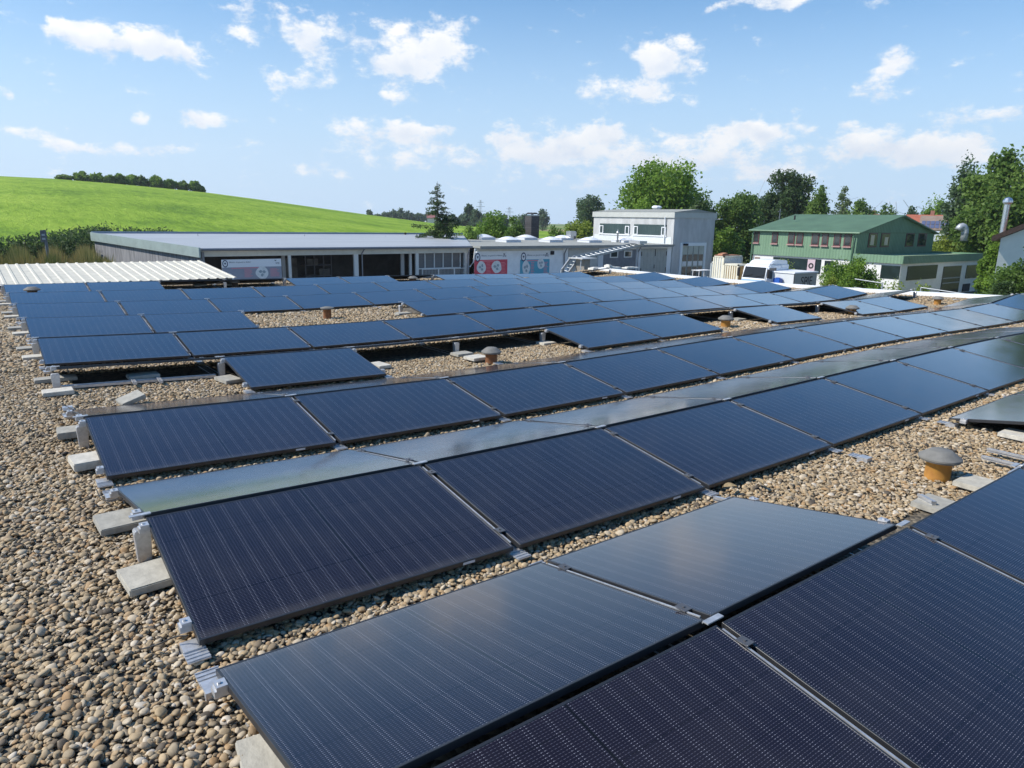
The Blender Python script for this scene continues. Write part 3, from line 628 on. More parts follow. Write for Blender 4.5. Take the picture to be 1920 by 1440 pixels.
# grassy hill, crest heights measured in bearing
CREST=[(-900,318),(-400,322),(0,330),(100,335),(200,343),(300,352),(385,360.5),(480,373),(600,390),(700,404),(800,417),(870,424),(960,430),(1060,436)]
RC=235.0
cb=[]
for px,py in CREST:
    q=atr(px,py,RC); cb.append((math.atan2(q[1],q[0]),q[2]))
cb.sort(); CA=np.array([c[0] for c in cb]); CZ=np.array([c[1] for c in cb])
def hill_z(r,a):
    zc=np.interp(a,CA,CZ); t=(r-62)/(RC-62)
    if t<1:
        t=max(0,t); k=t*(1.25-.25*t*t) if zc>0 else t
        base=G-.05
        u=noise.noise(Vector((r*.02*math.cos(a),r*.02*math.sin(a),0)))*1.0*t*(1-t)
        return base+(zc-base)*(1-(1-t)**1.35*(1))*1.0+u
    return zc-((r-RC)/60.0)**2*1.6-(r-RC)*.02
def grass_mat():
    m=bpy.data.materials.new('meadow_grass'); m.use_nodes=True; t=m.node_tree; b=t.nodes['Principled BSDF']; b.inputs['Roughness'].default_value=.9; b.inputs['Specular IOR Level'].default_value=.15
    tc=N(t,'ShaderNodeTexCoord')
    n1=N(t,'ShaderNodeTexNoise'); n1.inputs['Scale'].default_value=.06; n1.inputs['Detail'].default_value=6; t.links.new(tc.outputs['Object'],n1.inputs['Vector'])
    mp=N(t,'ShaderNodeMapping'); mp.inputs['Scale'].default_value=(.55,.16,1); mp.inputs['Rotation'].default_value=(0,0,.5); t.links.new(tc.outputs['Object'],mp.inputs[0])
    n2=N(t,'ShaderNodeTexNoise'); n2.inputs['Scale'].default_value=1.5; n2.inputs['Detail'].default_value=7; n2.inputs['Roughness'].default_value=.7; t.links.new(mp.outputs[0],n2.inputs['Vector'])
    f=mth(t,'ADD',mth(t,'MULTIPLY',n1.outputs[0],.55),mth(t,'MULTIPLY',n2.outputs[0],.55))
    r=N(t,'ShaderNodeValToRGB'); t.links.new(f,r.inputs[0]); cr=r.color_ramp; cr.elements[0].position=.40; cr.elements[0].color=(.105,.20,.014,1); cr.elements[1].position=.68; cr.elements[1].color=(.30,.42,.045,1)
    e=cr.elements.new(.52); e.color=(.195,.315,.022,1)
    t.links.new(r.outputs[0],b.inputs['Base Color'])
    bp=N(t,'ShaderNodeBump'); bp.inputs['Strength'].default_value=.7; bp.inputs['Distance'].default_value=.6; t.links.new(n2.outputs[0],bp.inputs['Height']); t.links.new(bp.outputs[0],b.inputs['Normal'])
    return m
o=polar('grass_field',60,330,80,CA[0]-.0,CA[-1],150,hill_z,grass_mat(),False); tag(o,kind='structure')

# ================================================================== VEGETATION
def leaf_mat(name,dark,light,transl=.3):
    m=bpy.data.materials.new(name); m.use_nodes=True; t=m.node_tree; b=t.nodes['Principled BSDF']; out=t.nodes['Material Output']; b.inputs['Roughness'].default_value=.55; b.inputs['Specular IOR Level'].default_value=.3
    at=N(t,'ShaderNodeAttribute',attribute_name='tint'); r=N(t,'ShaderNodeValToRGB'); t.links.new(at.outputs['Fac'],r.inputs[0])
    r.color_ramp.elements[0].color=(*dark,1); r.color_ramp.elements[1].color=(*light,1); t.links.new(r.outputs[0],b.inputs['Base Color'])
    tr=N(t,'ShaderNodeBsdfTranslucent'); t.links.new(r.outputs[0],tr.inputs[0]); mx=N(t,'ShaderNodeMixShader'); mx.inputs[0].default_value=transl
    t.links.new(b.outputs[0],mx.inputs[1]); t.links.new(tr.outputs[0],mx.inputs[2]); t.links.new(mx.outputs[0],out.inputs[0]); return m
LEAF={'fresh':leaf_mat('fresh_leaves',(0.098,0.189,0.029),(0.268,0.415,0.061),0.52),'mid':leaf_mat('mid_leaves',(0.072,0.143,0.029),(0.195,0.299,0.061),0.50),
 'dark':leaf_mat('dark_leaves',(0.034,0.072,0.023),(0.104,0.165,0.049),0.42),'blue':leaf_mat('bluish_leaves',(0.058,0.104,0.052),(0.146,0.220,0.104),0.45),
 'yellow':leaf_mat('yellow_leaves',(0.143,0.215,0.033),(0.366,0.439,0.073),0.52),'dry':leaf_mat('dry_grass',(.14,.105,.035),(.42,.32,.12),.3),'willow':leaf_mat('willow_leaves',(0.065,0.111,0.039),(0.183,0.244,0.098),0.40)}
BARK=mat('bark',(.11,.085,.06),.9,0,.35,5,.5)
def leaves_mesh(P,size,tint,name,mt,aspect=.6,up_bias=0.0):
    n=len(P); size=np.broadcast_to(size,(n,))
    nrm=rng.normal(size=(n,3)); nrm[:,2]+=up_bias; nrm/=np.linalg.norm(nrm,axis=1)[:,None]
    t1=np.cross(nrm,rng.normal(size=(n,3))); t1/=np.linalg.norm(t1,axis=1)[:,None]; t2=np.cross(nrm,t1)
    a=(size*.5)[:,None]; b=(size*.5*aspect)[:,None]
    bend=nrm*(size*.12)[:,None]
    V=np.stack([P-t1*a,P-t2*b+bend,P+t1*a,P+t2*b+bend],1).reshape(-1,3)
    me=bpy.data.meshes.new(name); me.vertices.add(4*n); me.vertices.foreach_set('co',V.ravel().astype(np.float32))
    me.loops.add(4*n); me.loops.foreach_set('vertex_index',np.arange(4*n,dtype=np.int32)); me.polygons.add(n); me.polygons.foreach_set('loop_start',np.arange(0,4*n,4,dtype=np.int32)); me.update()
    at=me.attributes.new('tint','FLOAT','FACE'); at.data.foreach_set('value',np.clip(tint,0,1).astype(np.float32))
    me.materials.append(mt); me.validate(); return me
def crown_points(clumps,n):
    C_=np.array([c[:3] for c in clumps]); Rr=np.array([c[3:6] for c in clumps]); wv=(Rr.prod(1))**.75; wv/=wv.sum()
    k=rng.choice(len(clumps),n,p=wv); d=rng.normal(size=(n,3)); d/=np.linalg.norm(d,axis=1)[:,None]
    rad=rng.random(n)**.42*(1+.12*rng.normal(size=n)); P=C_[k]+d*rad[:,None]*Rr[k]
    ct=rng.uniform(-.22,.22,len(clumps)); tint=.5+ct[k]+rng.normal(0,.17,n); return P,tint
def envelope_clumps(w,h,n,zc,flat=1.0,top=0.5,seed=0,rmin=.17,rmax=.34):
    rr=np.random.default_rng(seed); out=[]
    for _ in range(n):
        d=rr.normal(size=3); d/=np.linalg.norm(d); q=rr.random()**.45*.80
        r=rr.uniform(rmin,rmax); narrow=1-.45*max(0,d[2]*q)*top*2
        out.append((d[0]*q*w/2*narrow,d[1]*q*w/2*flat*narrow,zc+d[2]*q*h/2,r*w/2,r*w/2*flat,r*min(h,w)/2*1.0))
    return out
def tree(loc,w,h,label,cat,kind,n,leaf,trunk=.2,crown=.75,seed=0,nclump=26,top=.5,group=None,name='tree',limbs=7,rmin=.17,rmax=.34):
    """loc on the ground; w crown width, h total height; crown fraction of the height."""
    n=int(n*1.6); leaf=leaf*.76
    o=empty(name,loc,label,cat,group); ch=h*crown; zc=h-ch/2
    cl=envelope_clumps(w,ch,nclump,zc,1,top,seed,rmin,rmax)
    if rmin>.12: cl.append((0,0,zc-.04*ch,.36*w,.36*w,.37*ch))
    P,tint=crown_points(cl,n)
    zt,zb_=np.quantile(P[:,2],.996),np.quantile(P[:,2],.004); P[:,2]=h-(zt-P[:,2])*(ch/(zt-zb_))
    rr_=np.hypot(P[:,0],P[:,1]); P[:,:2]*=(w/2)/np.quantile(rr_,.985); P[:,2]=np.maximum(P[:,2],.05)
    kz=ch/(zt-zb_); kx=(w/2)/np.quantile(rr_,.985); cl=[(c[0]*kx,c[1]*kx,h-(zt-c[2])*kz) for c in cl]
    me=leaves_mesh(P,leaf*rng.uniform(.6,1.35,n),tint,'crown',LEAF[kind]); q=bpy.data.objects.new('crown',me); S.collection.objects.link(q); q.parent=o
    mb=MB(); rr=random.Random(seed); tr=max(.05,h*.022)
    mb.tube([(0,0,-.3),(.02*h*rr.uniform(-1,1),0,h*.25),(.03*h*rr.uniform(-1,1),.02*h*rr.uniform(-1,1),h*.55),(0,0,h*.8)],[tr*1.25,tr,tr*.6,tr*.12],7)
    for c in rr.sample(cl,min(limbs,len(cl))):
        z0=max(h*.15,c[2]*.55); mb.tube([(0,0,z0),(c[0]*.5,c[1]*.5,(z0+c[2])/2+.03*h),(c[0],c[1],c[2])],[tr*.45,tr*.28,tr*.06],5)
    mb.build('trunk',BARK,o,smooth=True); return o
def tree_px(px,ptop,dist,wpx,label,kind,n,leaf,cat='tree',base=None,**k):
    b=atr(px,ptop,dist); zb=G if base is None else base; sc_=dist/F*1.0/ (1/ math.hypot(1,0))
    v=ray(px,ptop); hd=math.hypot(v[0],v[1]); wid=wpx*dist/hd
    return tree((b[0],b[1],zb),wid,b[2]-zb,label,cat,kind,n,leaf,**k)
def bush_px(px,ptop,dist,wpx,label,kind,n,leaf,cat='bush',base=None,**k):
    k.setdefault('crown',.97); k.setdefault('nclump',22); k.setdefault('name','bush'); k.setdefault('limbs',5); k.setdefault('top',.25)
    return tree_px(px,ptop,dist,wpx,label,kind,n,leaf,cat,base,**k)
# behind the hall and the green house
tree_px(1245,308,92,185,'tall broad light green tree with ragged crown rising behind the pale hall','fresh',15000,.55,seed=3,nclump=44,crown=.9,rmin=.14,rmax=.28)
tree_px(1316,372,84,56,'dark conifer-like tree pressed behind the right end of the hall roof','dark',3500,.45,seed=5,crown=.95)
tree_px(1386,366,98,112,'bushy green tree between the pale hall and the green house','mid',10000,.5,seed=8,nclump=34,crown=.96,top=.3)
tree_px(1360,430,88,80,'lighter green shrubby tree low beside the hall gable','fresh',6000,.45,seed=9,nclump=24,crown=.97,top=.2)
tree_px(1486,326,120,124,'tall round dark green tree behind the roof of the green house','dark',17000,.55,seed=12,nclump=64,crown=.9,top=.25,rmin=.15,rmax=.26)
tree_px(1540,352,112,60,'olive green tree beside the big dark round tree','mid',4500,.5,seed=13,crown=.95,top=.9)
tree_px(1585,352,150,34,'thin pale willow-like tree above the middle of the green roof','willow',2600,.5,seed=14,crown=.85,rmin=.2,rmax=.34,nclump=40,top=.8)
tree_px(1612,378,135,70,'low olive tree clump above the middle of the green roof','mid',3500,.6,seed=15,crown=.95)
tree_px(1664,385,190,48,'small round tree on the skyline left of the red roofs','mid',2000,.7,seed=16,crown=.95); tree_px(1632,388,200,40,'smaller round tree on the skyline above the green roof','blue',1500,.7,seed=17,crown=.95)
tree_px(1710,390,170,40,'dark green tree directly behind the red tiled roof','blue',2000,.7,seed=18,crown=.95); tree_px(1755,374,165,58,'yellowish pointed tree behind the brown roof','fresh',2600,.65,seed=19,crown=.9,top=1)
tree_px(1912,286,88,185,'very tall dense green tree at the right edge behind the steel chimney','mid',19000,.55,seed=21,nclump=46,crown=.95,rmin=.13,rmax=.26)
tree_px(1815,306,95,58,'slender open-crowned green tree left of the steel chimney','blue',5500,.5,seed=22,nclump=44,crown=.92,rmin=.13,rmax=.27,top=.8)
tree_px(1842,380,94,74,'bluish green lower tree around the curved metal duct','blue',5000,.45,seed=23,crown=.95)
tree_px(2140,150,46,220,'tall green tree outside the right edge of the photo','mid',9000,.45,seed=24,nclump=36,crown=.95)
# right hand bushes
bush_px(1796,440,95,120,'yellow green hedge bush behind the flat extension of the green house','yellow',6500,.32,seed=31)
bush_px(1874,440,62,50,'large light green bush in front of the pale gable at right','fresh',9000,.28,seed=32,nclump=34)
bush_px(1918,496,50,110,'dark green bush at the right edge above the nearest panels','mid',9000,.24,seed=33,nclump=34)
bush_px(1885,530,46,60,'low shaded bush beside the end of the green house','dark',4500,.2,seed=34)
bush_px(1598,487,52,112,'dense yellow green shrub in front of the green house windows','fresh',11000,.2,seed=35,nclump=40,top=.4)
bush_px(1556,520,45,46,'small flowering shrub beside the grey transport box','yellow',3000,.16,seed=36)
bush_px(1682,528,42,44,'sparse yellow shrub below the white corner pillar','yellow',1500,.16,seed=37,rmin=.2,rmax=.34,nclump=18)
bush_px(1728,534,42,50,'thin yellow green shrub below the extension window','yellow',1500,.16,seed=38,rmin=.2,rmax=.34,nclump=18); bush_px(1720,556,25.5,22,'tiny dark weed on the white roof edge','dark',250,.05,seed=39,base=-.35)
bush_px(1470,488,60,60,'green plant growing through the ground floor window of the green house','yellow',1800,.2,seed=40)
# behind the low workshop
def spruce(px,ptop,dist,label):
    b=atr(px,ptop,dist); h=b[2]-G; o=empty('spruce_tree',(b[0],b[1],G),label,'tree'); rr=random.Random(4); PP=[]; mb=MB()
    mb.tube([(0,0,-.3),(0,0,h*.5),(0,0,h)],[.13,.08,.012],7)
    for k in range(96):
        z=h*(.10+.87*(k/96)**.9); ln=(h-z)*.44*rr.uniform(.6,1.25)+.15; a=rr.uniform(0,6.283); dz=-.12*ln+rr.uniform(-.1,.25)*ln
        e=(ln*math.cos(a),ln*math.sin(a),z+dz); mb.tube([(0,0,z),(e[0]*.55,e[1]*.55,z+dz*.75),e],[.028,.018,.006],4)
        m=int(56*ln)+6
        if z>h*.8: m=int(m*.45)
        t=rng.random(m)**.8; q=np.stack([t*e[0],t*e[1],z+t*dz],-1)+rng.normal(0,.07+.05*ln*.3,(m,3))*np.array([1,1,.6]); q[:,2]-=rng.random(m)*.10*ln; PP.append(q)
    P=np.concatenate(PP); me=leaves_mesh(P,.22*rng.uniform(.6,1.3,len(P)),rng.normal(.4,.2,len(P)),'crown',LEAF['dark'],.35)
    q=bpy.data.objects.new('crown',me); S.collection.objects.link(q); q.parent=o; mb.build('trunk',BARK,o)
spruce(820,340,66,'young sparse spruce standing alone behind the low workshop roof')
bush_px(832,408,66,44,'dark bush at the foot of the young spruce','dark',2600,.3,seed=41)
bush_px(925,402,80,100,'broad yellow green bush behind the flat roof, left of the chimney','fresh',8000,.35,seed=42,nclump=34,top=.6); bush_px(880,428,72,70,'low green bush between the spruce and the broad yellow green bush','mid',4500,.3,seed=43)
bush_px(967,408,76,44,'narrow darker bush just left of the dark chimney','mid',3800,.32,seed=44,top=.8)
bush_px(1050,428,78,62,'low green bush just right of the dark chimney','mid',3800,.32,seed=45); bush_px(1088,415,92,70,'bright yellow green bush left of the pale hall','yellow',5200,.38,seed=46)
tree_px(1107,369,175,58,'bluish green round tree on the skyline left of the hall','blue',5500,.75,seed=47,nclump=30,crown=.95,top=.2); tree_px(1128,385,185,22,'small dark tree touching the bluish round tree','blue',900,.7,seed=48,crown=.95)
# far line of trees
far=[(880,384,330,26,'tallest dark crown in the far tree group right of the spruce'),(893,394,320,30,'round crown in front of the tallest far tree'),(868,402,340,20,'left lower crown of the far tree group'),
 (915,402,300,40,'wide pale crown right of the far tree group'),(941,403,310,34,'farther wide crown above the yellow green bush'),(1019,393,420,28,'lone round tree on the plain right of the dark chimney'),(978,403,400,30,'small far tree left of the dark chimney'),
 (852,404,330,24,'low far crown just right of the spruce')]
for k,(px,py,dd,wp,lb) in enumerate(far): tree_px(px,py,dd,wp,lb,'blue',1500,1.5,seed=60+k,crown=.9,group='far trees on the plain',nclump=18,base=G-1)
fl=[(693,394,14),(708,402,22),(722,399,20),(737,395,22),(752,392,30),(768,398,26),(785,400,28),(806,396,26),(838,406,20)]
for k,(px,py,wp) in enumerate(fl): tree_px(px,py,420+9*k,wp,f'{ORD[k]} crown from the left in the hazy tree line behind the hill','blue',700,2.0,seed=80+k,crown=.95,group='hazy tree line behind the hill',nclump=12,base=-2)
# shrubs on the crest of the hill
hs_=[(118,331,44),(150,329,40),(178,328,40),(205,332,44),(224,333,36),(246,331,40),(268,334,40),(292,337,40),(318,340,44),(342,343,44),(364,347,38),(376,352,22)]
for k,(px,py,wp) in enumerate(hs_):
    q=atr(px,py,RC-6); a=math.atan2(q[1],q[0]); zb=hill_z(RC-6,a)-.4
    bush_px(px,py-3-4*(k%3==1),RC-6,wp*.72,f'{ORD[k]} shrub from the left on the crest of the grassy hill','fresh' if k%3 else 'mid',1500,.8,seed=100+k,base=zb,group='shrubs on the hill crest',nclump=16)
# hedge and rough grass left of the long workshop
def hedge(pts_px,label,kind,n,leaf,name,cat,zb,depth=2.2):
    o=None; P=[]; T=[]
    (xa,ya,da),(xb,yb,db)=pts_px[0],pts_px[-1]; cl=[]
    for k in range(len(pts_px)-1):
        (xa,ya,da),(xb,yb,db)=pts_px[k],pts_px[k+1]
        for t in np.linspace(0,1,9)[:-1]:
            q=atr(xa+(xb-xa)*t,ya+(yb-ya)*t+random.uniform(0,5),da+(db-da)*t); h=q[2]-zb
            for j in range(5):
                zz=zb+h*(j+.5)/5; cl.append((q[0]+random.uniform(-.5,.5),q[1]+random.uniform(-.5,.5)*depth,zz+random.uniform(-.2,.1),1.0,depth*.5,h*.17))
    P,tint=crown_points(cl,n); c=P.mean(0); o=empty(name,(c[0],c[1],zb),label,cat)
    me=leaves_mesh(P-np.array([c[0],c[1],zb]),leaf*rng.uniform(.6,1.4,n),tint,'crown',LEAF[kind],.45); q=bpy.data.objects.new('crown',me); S.collection.objects.link(q); q.parent=o
    mb=MB()
    for cc in cl[::9]: mb.tube([(cc[0]-c[0],cc[1]-c[1],-.2),(cc[0]-c[0]+.1,cc[1]-c[1],1.0),(cc[0]-c[0],cc[1]-c[1],1.9)],[.05,.04,.015],5)
    mb.build('trunk',BARK,o); return o
hedge([(-160,452,54),(0,450,56),(60,443,58),(110,437,61),(150,430,66),(175,425,70),(240,426,71),(300,433,72),(345,438,73)],'long dark green hedge along the foot of the grassy hill','dark',38000,.24,'hedge','hedge',G)
def rough_grass():
    n=26000; px=rng.uniform(-120,200,n); d=rng.uniform(41,50,n); v=np.array([ray(p,450) for p in px]); hd=np.hypot(v[:,0],v[:,1]); B_=CAM+v*(d/hd)[:,None]
    h=rng.uniform(.6,1.7,n)*(.75+.5*np.sin(px*.05)**2); top=0
    lean=rng.normal(0,.18,(n,2)); z0=G+1.9
    wv=.05; ang=rng.uniform(0,3.14,n); dx=np.cos(ang)*wv; dy=np.sin(ang)*wv
    V=np.stack([np.stack([B_[:,0]-dx,B_[:,1]-dy,np.full(n,z0)],-1),np.stack([B_[:,0]+dx,B_[:,1]+dy,np.full(n,z0)],-1),np.stack([B_[:,0]+lean[:,0],B_[:,1]+lean[:,1],z0+h],-1)],1).reshape(-1,3)
    me=bpy.data.meshes.new('rough_grass'); me.vertices.add(3*n); me.vertices.foreach_set('co',V.ravel().astype(np.float32)); me.loops.add(3*n); me.loops.foreach_set('vertex_index',np.arange(3*n,dtype=np.int32)); me.polygons.add(n); me.polygons.foreach_set('loop_start',np.arange(0,3*n,3,dtype=np.int32)); me.update()
    patch=np.array([noise.noise(Vector((p*.02,dd*.3,3))) for p,dd in zip(px,d)])
    at=me.attributes.new('tint','FLOAT','FACE'); at.data.foreach_set('value',np.clip(.5+patch*.8+rng.normal(0,.15,n),0,1).astype(np.float32))
    me.materials.append(leaf_mat('mixed_dry_grass',(.09,.13,.03),(.40,.30,.11),.3)); me.validate()
    o=bpy.data.objects.new('rough_grass',me); S.collection.objects.link(o); tag(o,'tall rough grass with dry tan patches below the dark hedge','grass',kind='stuff')
rough_grass()
mb=MB(); q0=atr(-160,470,38); q1=atr(210,470,38); q2=atr(210,450,58); q3=atr(-160,450,58)
mb.add([(q0[0],q0[1],G+.02),(q1[0],q1[1],G+.02),(q1[0],q1[1],G+1.95),(q0[0],q0[1],G+1.95),(q2[0],q2[1],G+2.0),(q3[0],q3[1],G+2.0)],[(0,1,2,3),(3,2,4,5)])
o=mb.build('grass_bank',mat('bank_soil_and_grass',(.17,.16,.05),.95,0,.4,1.5,.3)); tag(o,kind='structure')

# ================================================================== BUILDINGS BEHIND THE YARD
def wavy(name,scale,c1,c2,axis='X',rough=.5,bump=.6,dist=.03):
    """corrugated sheet: ribs as a bump, faint dirt in the colour"""
    m=bpy.data.materials.new(name); m.use_nodes=True; t=m.node_tree; b=t.nodes['Principled BSDF']; b.inputs['Roughness'].default_value=rough
    tc=N(t,'ShaderNodeTexCoord'); nz=N(t,'ShaderNodeTexNoise'); nz.inputs['Scale'].default_value=1.1; nz.inputs['Detail'].default_value=7
    mp=N(t,'ShaderNodeMapping'); mp.inputs['Scale'].default_value=(1,1,.35); t.links.new(tc.outputs['Object'],mp.inputs[0]); t.links.new(mp.outputs[0],nz.inputs['Vector'])
    r=N(t,'ShaderNodeValToRGB'); r.color_ramp.elements[0].position=.35; r.color_ramp.elements[0].color=(*c2,1); r.color_ramp.elements[1].position=.65; r.color_ramp.elements[1].color=(*c1,1)
    t.links.new(nz.outputs[0],r.inputs[0]); t.links.new(r.outputs[0],b.inputs['Base Color'])
    if scale:
        wv=N(t,'ShaderNodeTexWave',wave_type='BANDS',bands_direction=axis,wave_profile='SIN'); wv.inputs['Scale'].default_value=scale; t.links.new(tc.outputs['Object'],wv.inputs['Vector'])
        bp=N(t,'ShaderNodeBump'); bp.inputs['Strength'].default_value=bump; bp.inputs['Distance'].default_value=dist; t.links.new(wv.outputs[0],bp.inputs['Height']); t.links.new(bp.outputs[0],b.inputs['Normal'])
    return m
PALE=mat('pale_render',(.60,.61,.62),.85,0,.10,1.2,.1); OFFW=mat('offwhite_fascia',(.60,.585,.51),.7,0,.08,2); GREYD=mat('grey_boards',(.15,.16,.18),.7,0,.15,3); GUT=mat('zinc_gutter',(.20,.21,.23),.45,.5,.1,6)
BLUEW=mat('weathered_concrete',(.47,.475,.47),.85,0,.16,1.3,.15,stretch=(1,1,.3)); GLS=mat('window_glass',(.025,.035,.035),.06,0,spec=.8); POSTW=mat('pale_post',(.68,.68,.65),.6)
ROOFG=mat('mineral_roof_felt',(.30,.305,.275),.9,0,.12,1.5,.2)
def metal_roof():
    m=mat('pale_metal_roof',(.385,.40,.41),.5,.0,.09,.8,stretch=(.2,1,1)); return m
def corr_sheet(p00,p10,p11,p01,n,amp,thick=.004):
    """trapezoid-ribbed sheet between four corners, ribs running from edge 0->1 across to the other edge (p00-p01)"""
    p00,p10,p11,p01=map(Vector,(p00,p10,p11,p01)); nr=(p10-p00).cross(p01-p00).normalized(); nr=nr if nr.z>0 else -nr
    prof=[(0,0),(.62,0),(.70,1),(.90,1),(.98,0)]; vs=[]; fs=[]
    us=[(k+u)/n for k in range(n) for u,_ in prof]+[1.0]; hs=[h for k in range(n) for _,h in prof]+[0]
    for u,h in zip(us,hs):
        a=p00.lerp(p10,u)+nr*amp*h; b=p01.lerp(p11,u)+nr*amp*h; vs+=[a,b,a-nr*thick,b-nr*thick]
    for k in range(len(us)-1):
        i=4*k; j=i+4; fs+=[(i,j,j+1,i+1),(i+2,i+3,j+3,j+2),(i,i+2,j+2,j),(i+1,j+1,j+3,i+3)]
    e=4*(len(us)-1); fs+=[(0,1,3,2),(e,e+2,e+3,e+1)]
    mb=MB(); mb.add(vs,fs); return mb

# ---------- white ribbed canopy roof at the far left
can=empty('canopy',(3,23.5,G),'low canopy with white ribbed metal roof at the left edge beyond the panels','canopy')
f0=aty(445,521,22.75); f1=atx(0,529,0); f0z=float(f0[2]); 
b0=aty(375,489,26.9); bz=float(b0[2])
CW=mat('white_ribbed_sheet',(.60,.565,.46),.6,0,.12,3.5)
xl=-7.0
fz=lambda x: f0z+( x-f0[0])*0.0
wb(corr_sheet((xl,22.75,f0z-.0),(f0[0],22.75,f0z),(b0[0],26.9,bz),(xl,26.9,bz),47,.026),'roof_sheet',CW,can)
mb=MB(); mb.box(xl,f0[0]-.15,22.83,22.89,f0z-.16,f0z-.01); mb.box(xl,b0[0]-.2,26.7,26.78,bz-.2,bz-.02); wb(mb,'beam',mat('dark_beam',(.05,.05,.05),.7),can)
for px in (6.0,2.5,-1.,-4.5):
    for yy,zt in ((22.85,f0z-.16),(26.74,bz-.2)):
        mb=MB(); mb.box(px-.05,px+.05,yy-.05,yy+.05,G,zt); wb(mb,'post',GREYD,can)

# ---------- long workshop with pale metal roof
FY=46.0; ez=float((aty(375,463,FY)[2]+aty(878,462.5,FY)[2])/2)
xa=float(aty(372,463,FY)[0]); xb=float(aty(880,463,FY)[0])
bk=atr(172,438,1); 
YB=60.0
ba=aty(172,437.5,YB); bz1=float(ba[2]); xba=float(ba[0]); xbb=float(aty(868,445,YB)[0]); bz2=bz1
ws=empty('workshop',((xa+xb)/2,FY+5,G),'long low workshop with pale metal shed roof and open dark bays behind the canopy','building')
RM=metal_roof()
mb=MB(); th=.12
top=[(xa,FY-.35,ez),(xb,FY-.35,ez),(xbb,YB,bz2),(xba,YB,bz1)]
mb.add(top+[(x,y,z-th) for x,y,z in top],[(0,1,2,3),(7,6,5,4),(0,4,5,1),(1,5,6,2),(2,6,7,3),(3,7,4,0)]); wb(mb,'roof',RM,ws)
mb=MB(); mb.bar((xba,YB+.06,bz1+.02),(xbb,YB+.06,bz2+.02),.12,.26); wb(mb,'ridge_kerb',mat('blue_grey_kerb',(.22,.28,.36),.5,.2,.1,2),ws)
# left verge board, greenish sheet metal
VB=mat('green_grey_sheet',(.33,.40,.38),.5,.2,.1,1.5)
va=Vector((xa,FY-.4,ez+.05)); vb=Vector((xba,YB+.1,bz1+.08)); hh=.62
mb=MB(); vs=[va,vb,vb-Vector((0,0,hh)),va-Vector((0,0,hh))]; off=Vector((-.10,-.03,0)); mb.add(vs+[v+off for v in vs],[(0,1,2,3),(7,6,5,4),(0,4,5,1),(1,5,6,2),(2,6,7,3),(3,7,4,0)]); wb(mb,'verge_board',VB,ws)
mb=MB(); vs=[va+Vector((.12,.2,-.3)),vb+Vector((.12,-.1,-.3)),Vector((vb.x+.12,vb.y-.1,G)),Vector((va.x+.12,va.y+.2,G))]; off=Vector((.15,.03,0)); mb.add(vs+[v+off for v in vs],[(0,1,2,3),(7,6,5,4),(0,4,5,1),(1,5,6,2),(2,6,7,3),(3,7,4,0)])
wb(mb,'end_wall',mat('weathered_timber',(.30,.30,.31),.85,0,.5,2.2,.3,col2=(.13,.13,.14),stretch=(3,3,.25)),ws)
mb=MB(); mb.box(xb-.2,xb,FY,YB-1,G,ez-.15); mb.box(xba+1,xb,YB-.4,YB-.2,G,ez-.1); wb(mb,'wall',PALE,ws)
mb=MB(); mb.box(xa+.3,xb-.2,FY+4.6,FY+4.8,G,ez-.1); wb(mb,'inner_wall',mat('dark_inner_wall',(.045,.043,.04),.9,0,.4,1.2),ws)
zf1=float(aty(600,478,FY)[2])
mb=MB(); mb.box(xa+.1,xb,FY-.05,FY+.12,zf1,ez-.14); wb(mb,'fascia_beam',OFFW,ws)
mb=MB(); mb.tube([(xa+.1,FY-.42,ez-.09),(xb,FY-.42,ez-.09)],.085,10); wb(mb,'gutter',GUT,ws)
def XF(px,py=495): return float(aty(px,py,FY)[0])
for p0,p1 in ((533,539),(541,546),(664,672),(757,763),(773,777),(780,785),(871,877)):
    mb=MB(); mb.box(XF(p0),XF(p1),FY-.02 if (p0 in (541,664,780,871)) else FY+.4,FY+.16 if (p0 in (541,664,780,871)) else FY+.55,G,zf1-.003); wb(mb,'post',POSTW if p0 not in (533,757) else mat('grey_post',(.36,.35,.33),.7),ws)
mb=MB(); mb.tube([(XF(680),FY-.42,ez-.12),(XF(678),FY-.12,zf1+.1),(XF(678),FY-.12,G)],.05,8); wb(mb,'downpipe',GUT,ws)
# interior clutter of the open bays: shelving and stacked timber in the dark
mb=MB()
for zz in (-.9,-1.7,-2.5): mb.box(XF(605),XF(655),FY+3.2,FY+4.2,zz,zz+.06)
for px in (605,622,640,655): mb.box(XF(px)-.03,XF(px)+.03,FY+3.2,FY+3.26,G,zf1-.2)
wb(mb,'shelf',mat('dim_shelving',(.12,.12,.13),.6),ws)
mb=MB(); mb.box(XF(606)+.1,XF(630),FY+3.3,FY+4.0,-1.64,-1.2); mb.box(XF(632),XF(652),FY+3.3,FY+4.0,-2.44,-1.95); mb.box(XF(560),XF(598),FY+4.2,FY+4.5,G,-1.2); wb(mb,'stored_goods',mat('dim_goods',(.14,.13,.115),.8,0,.4,2),ws)
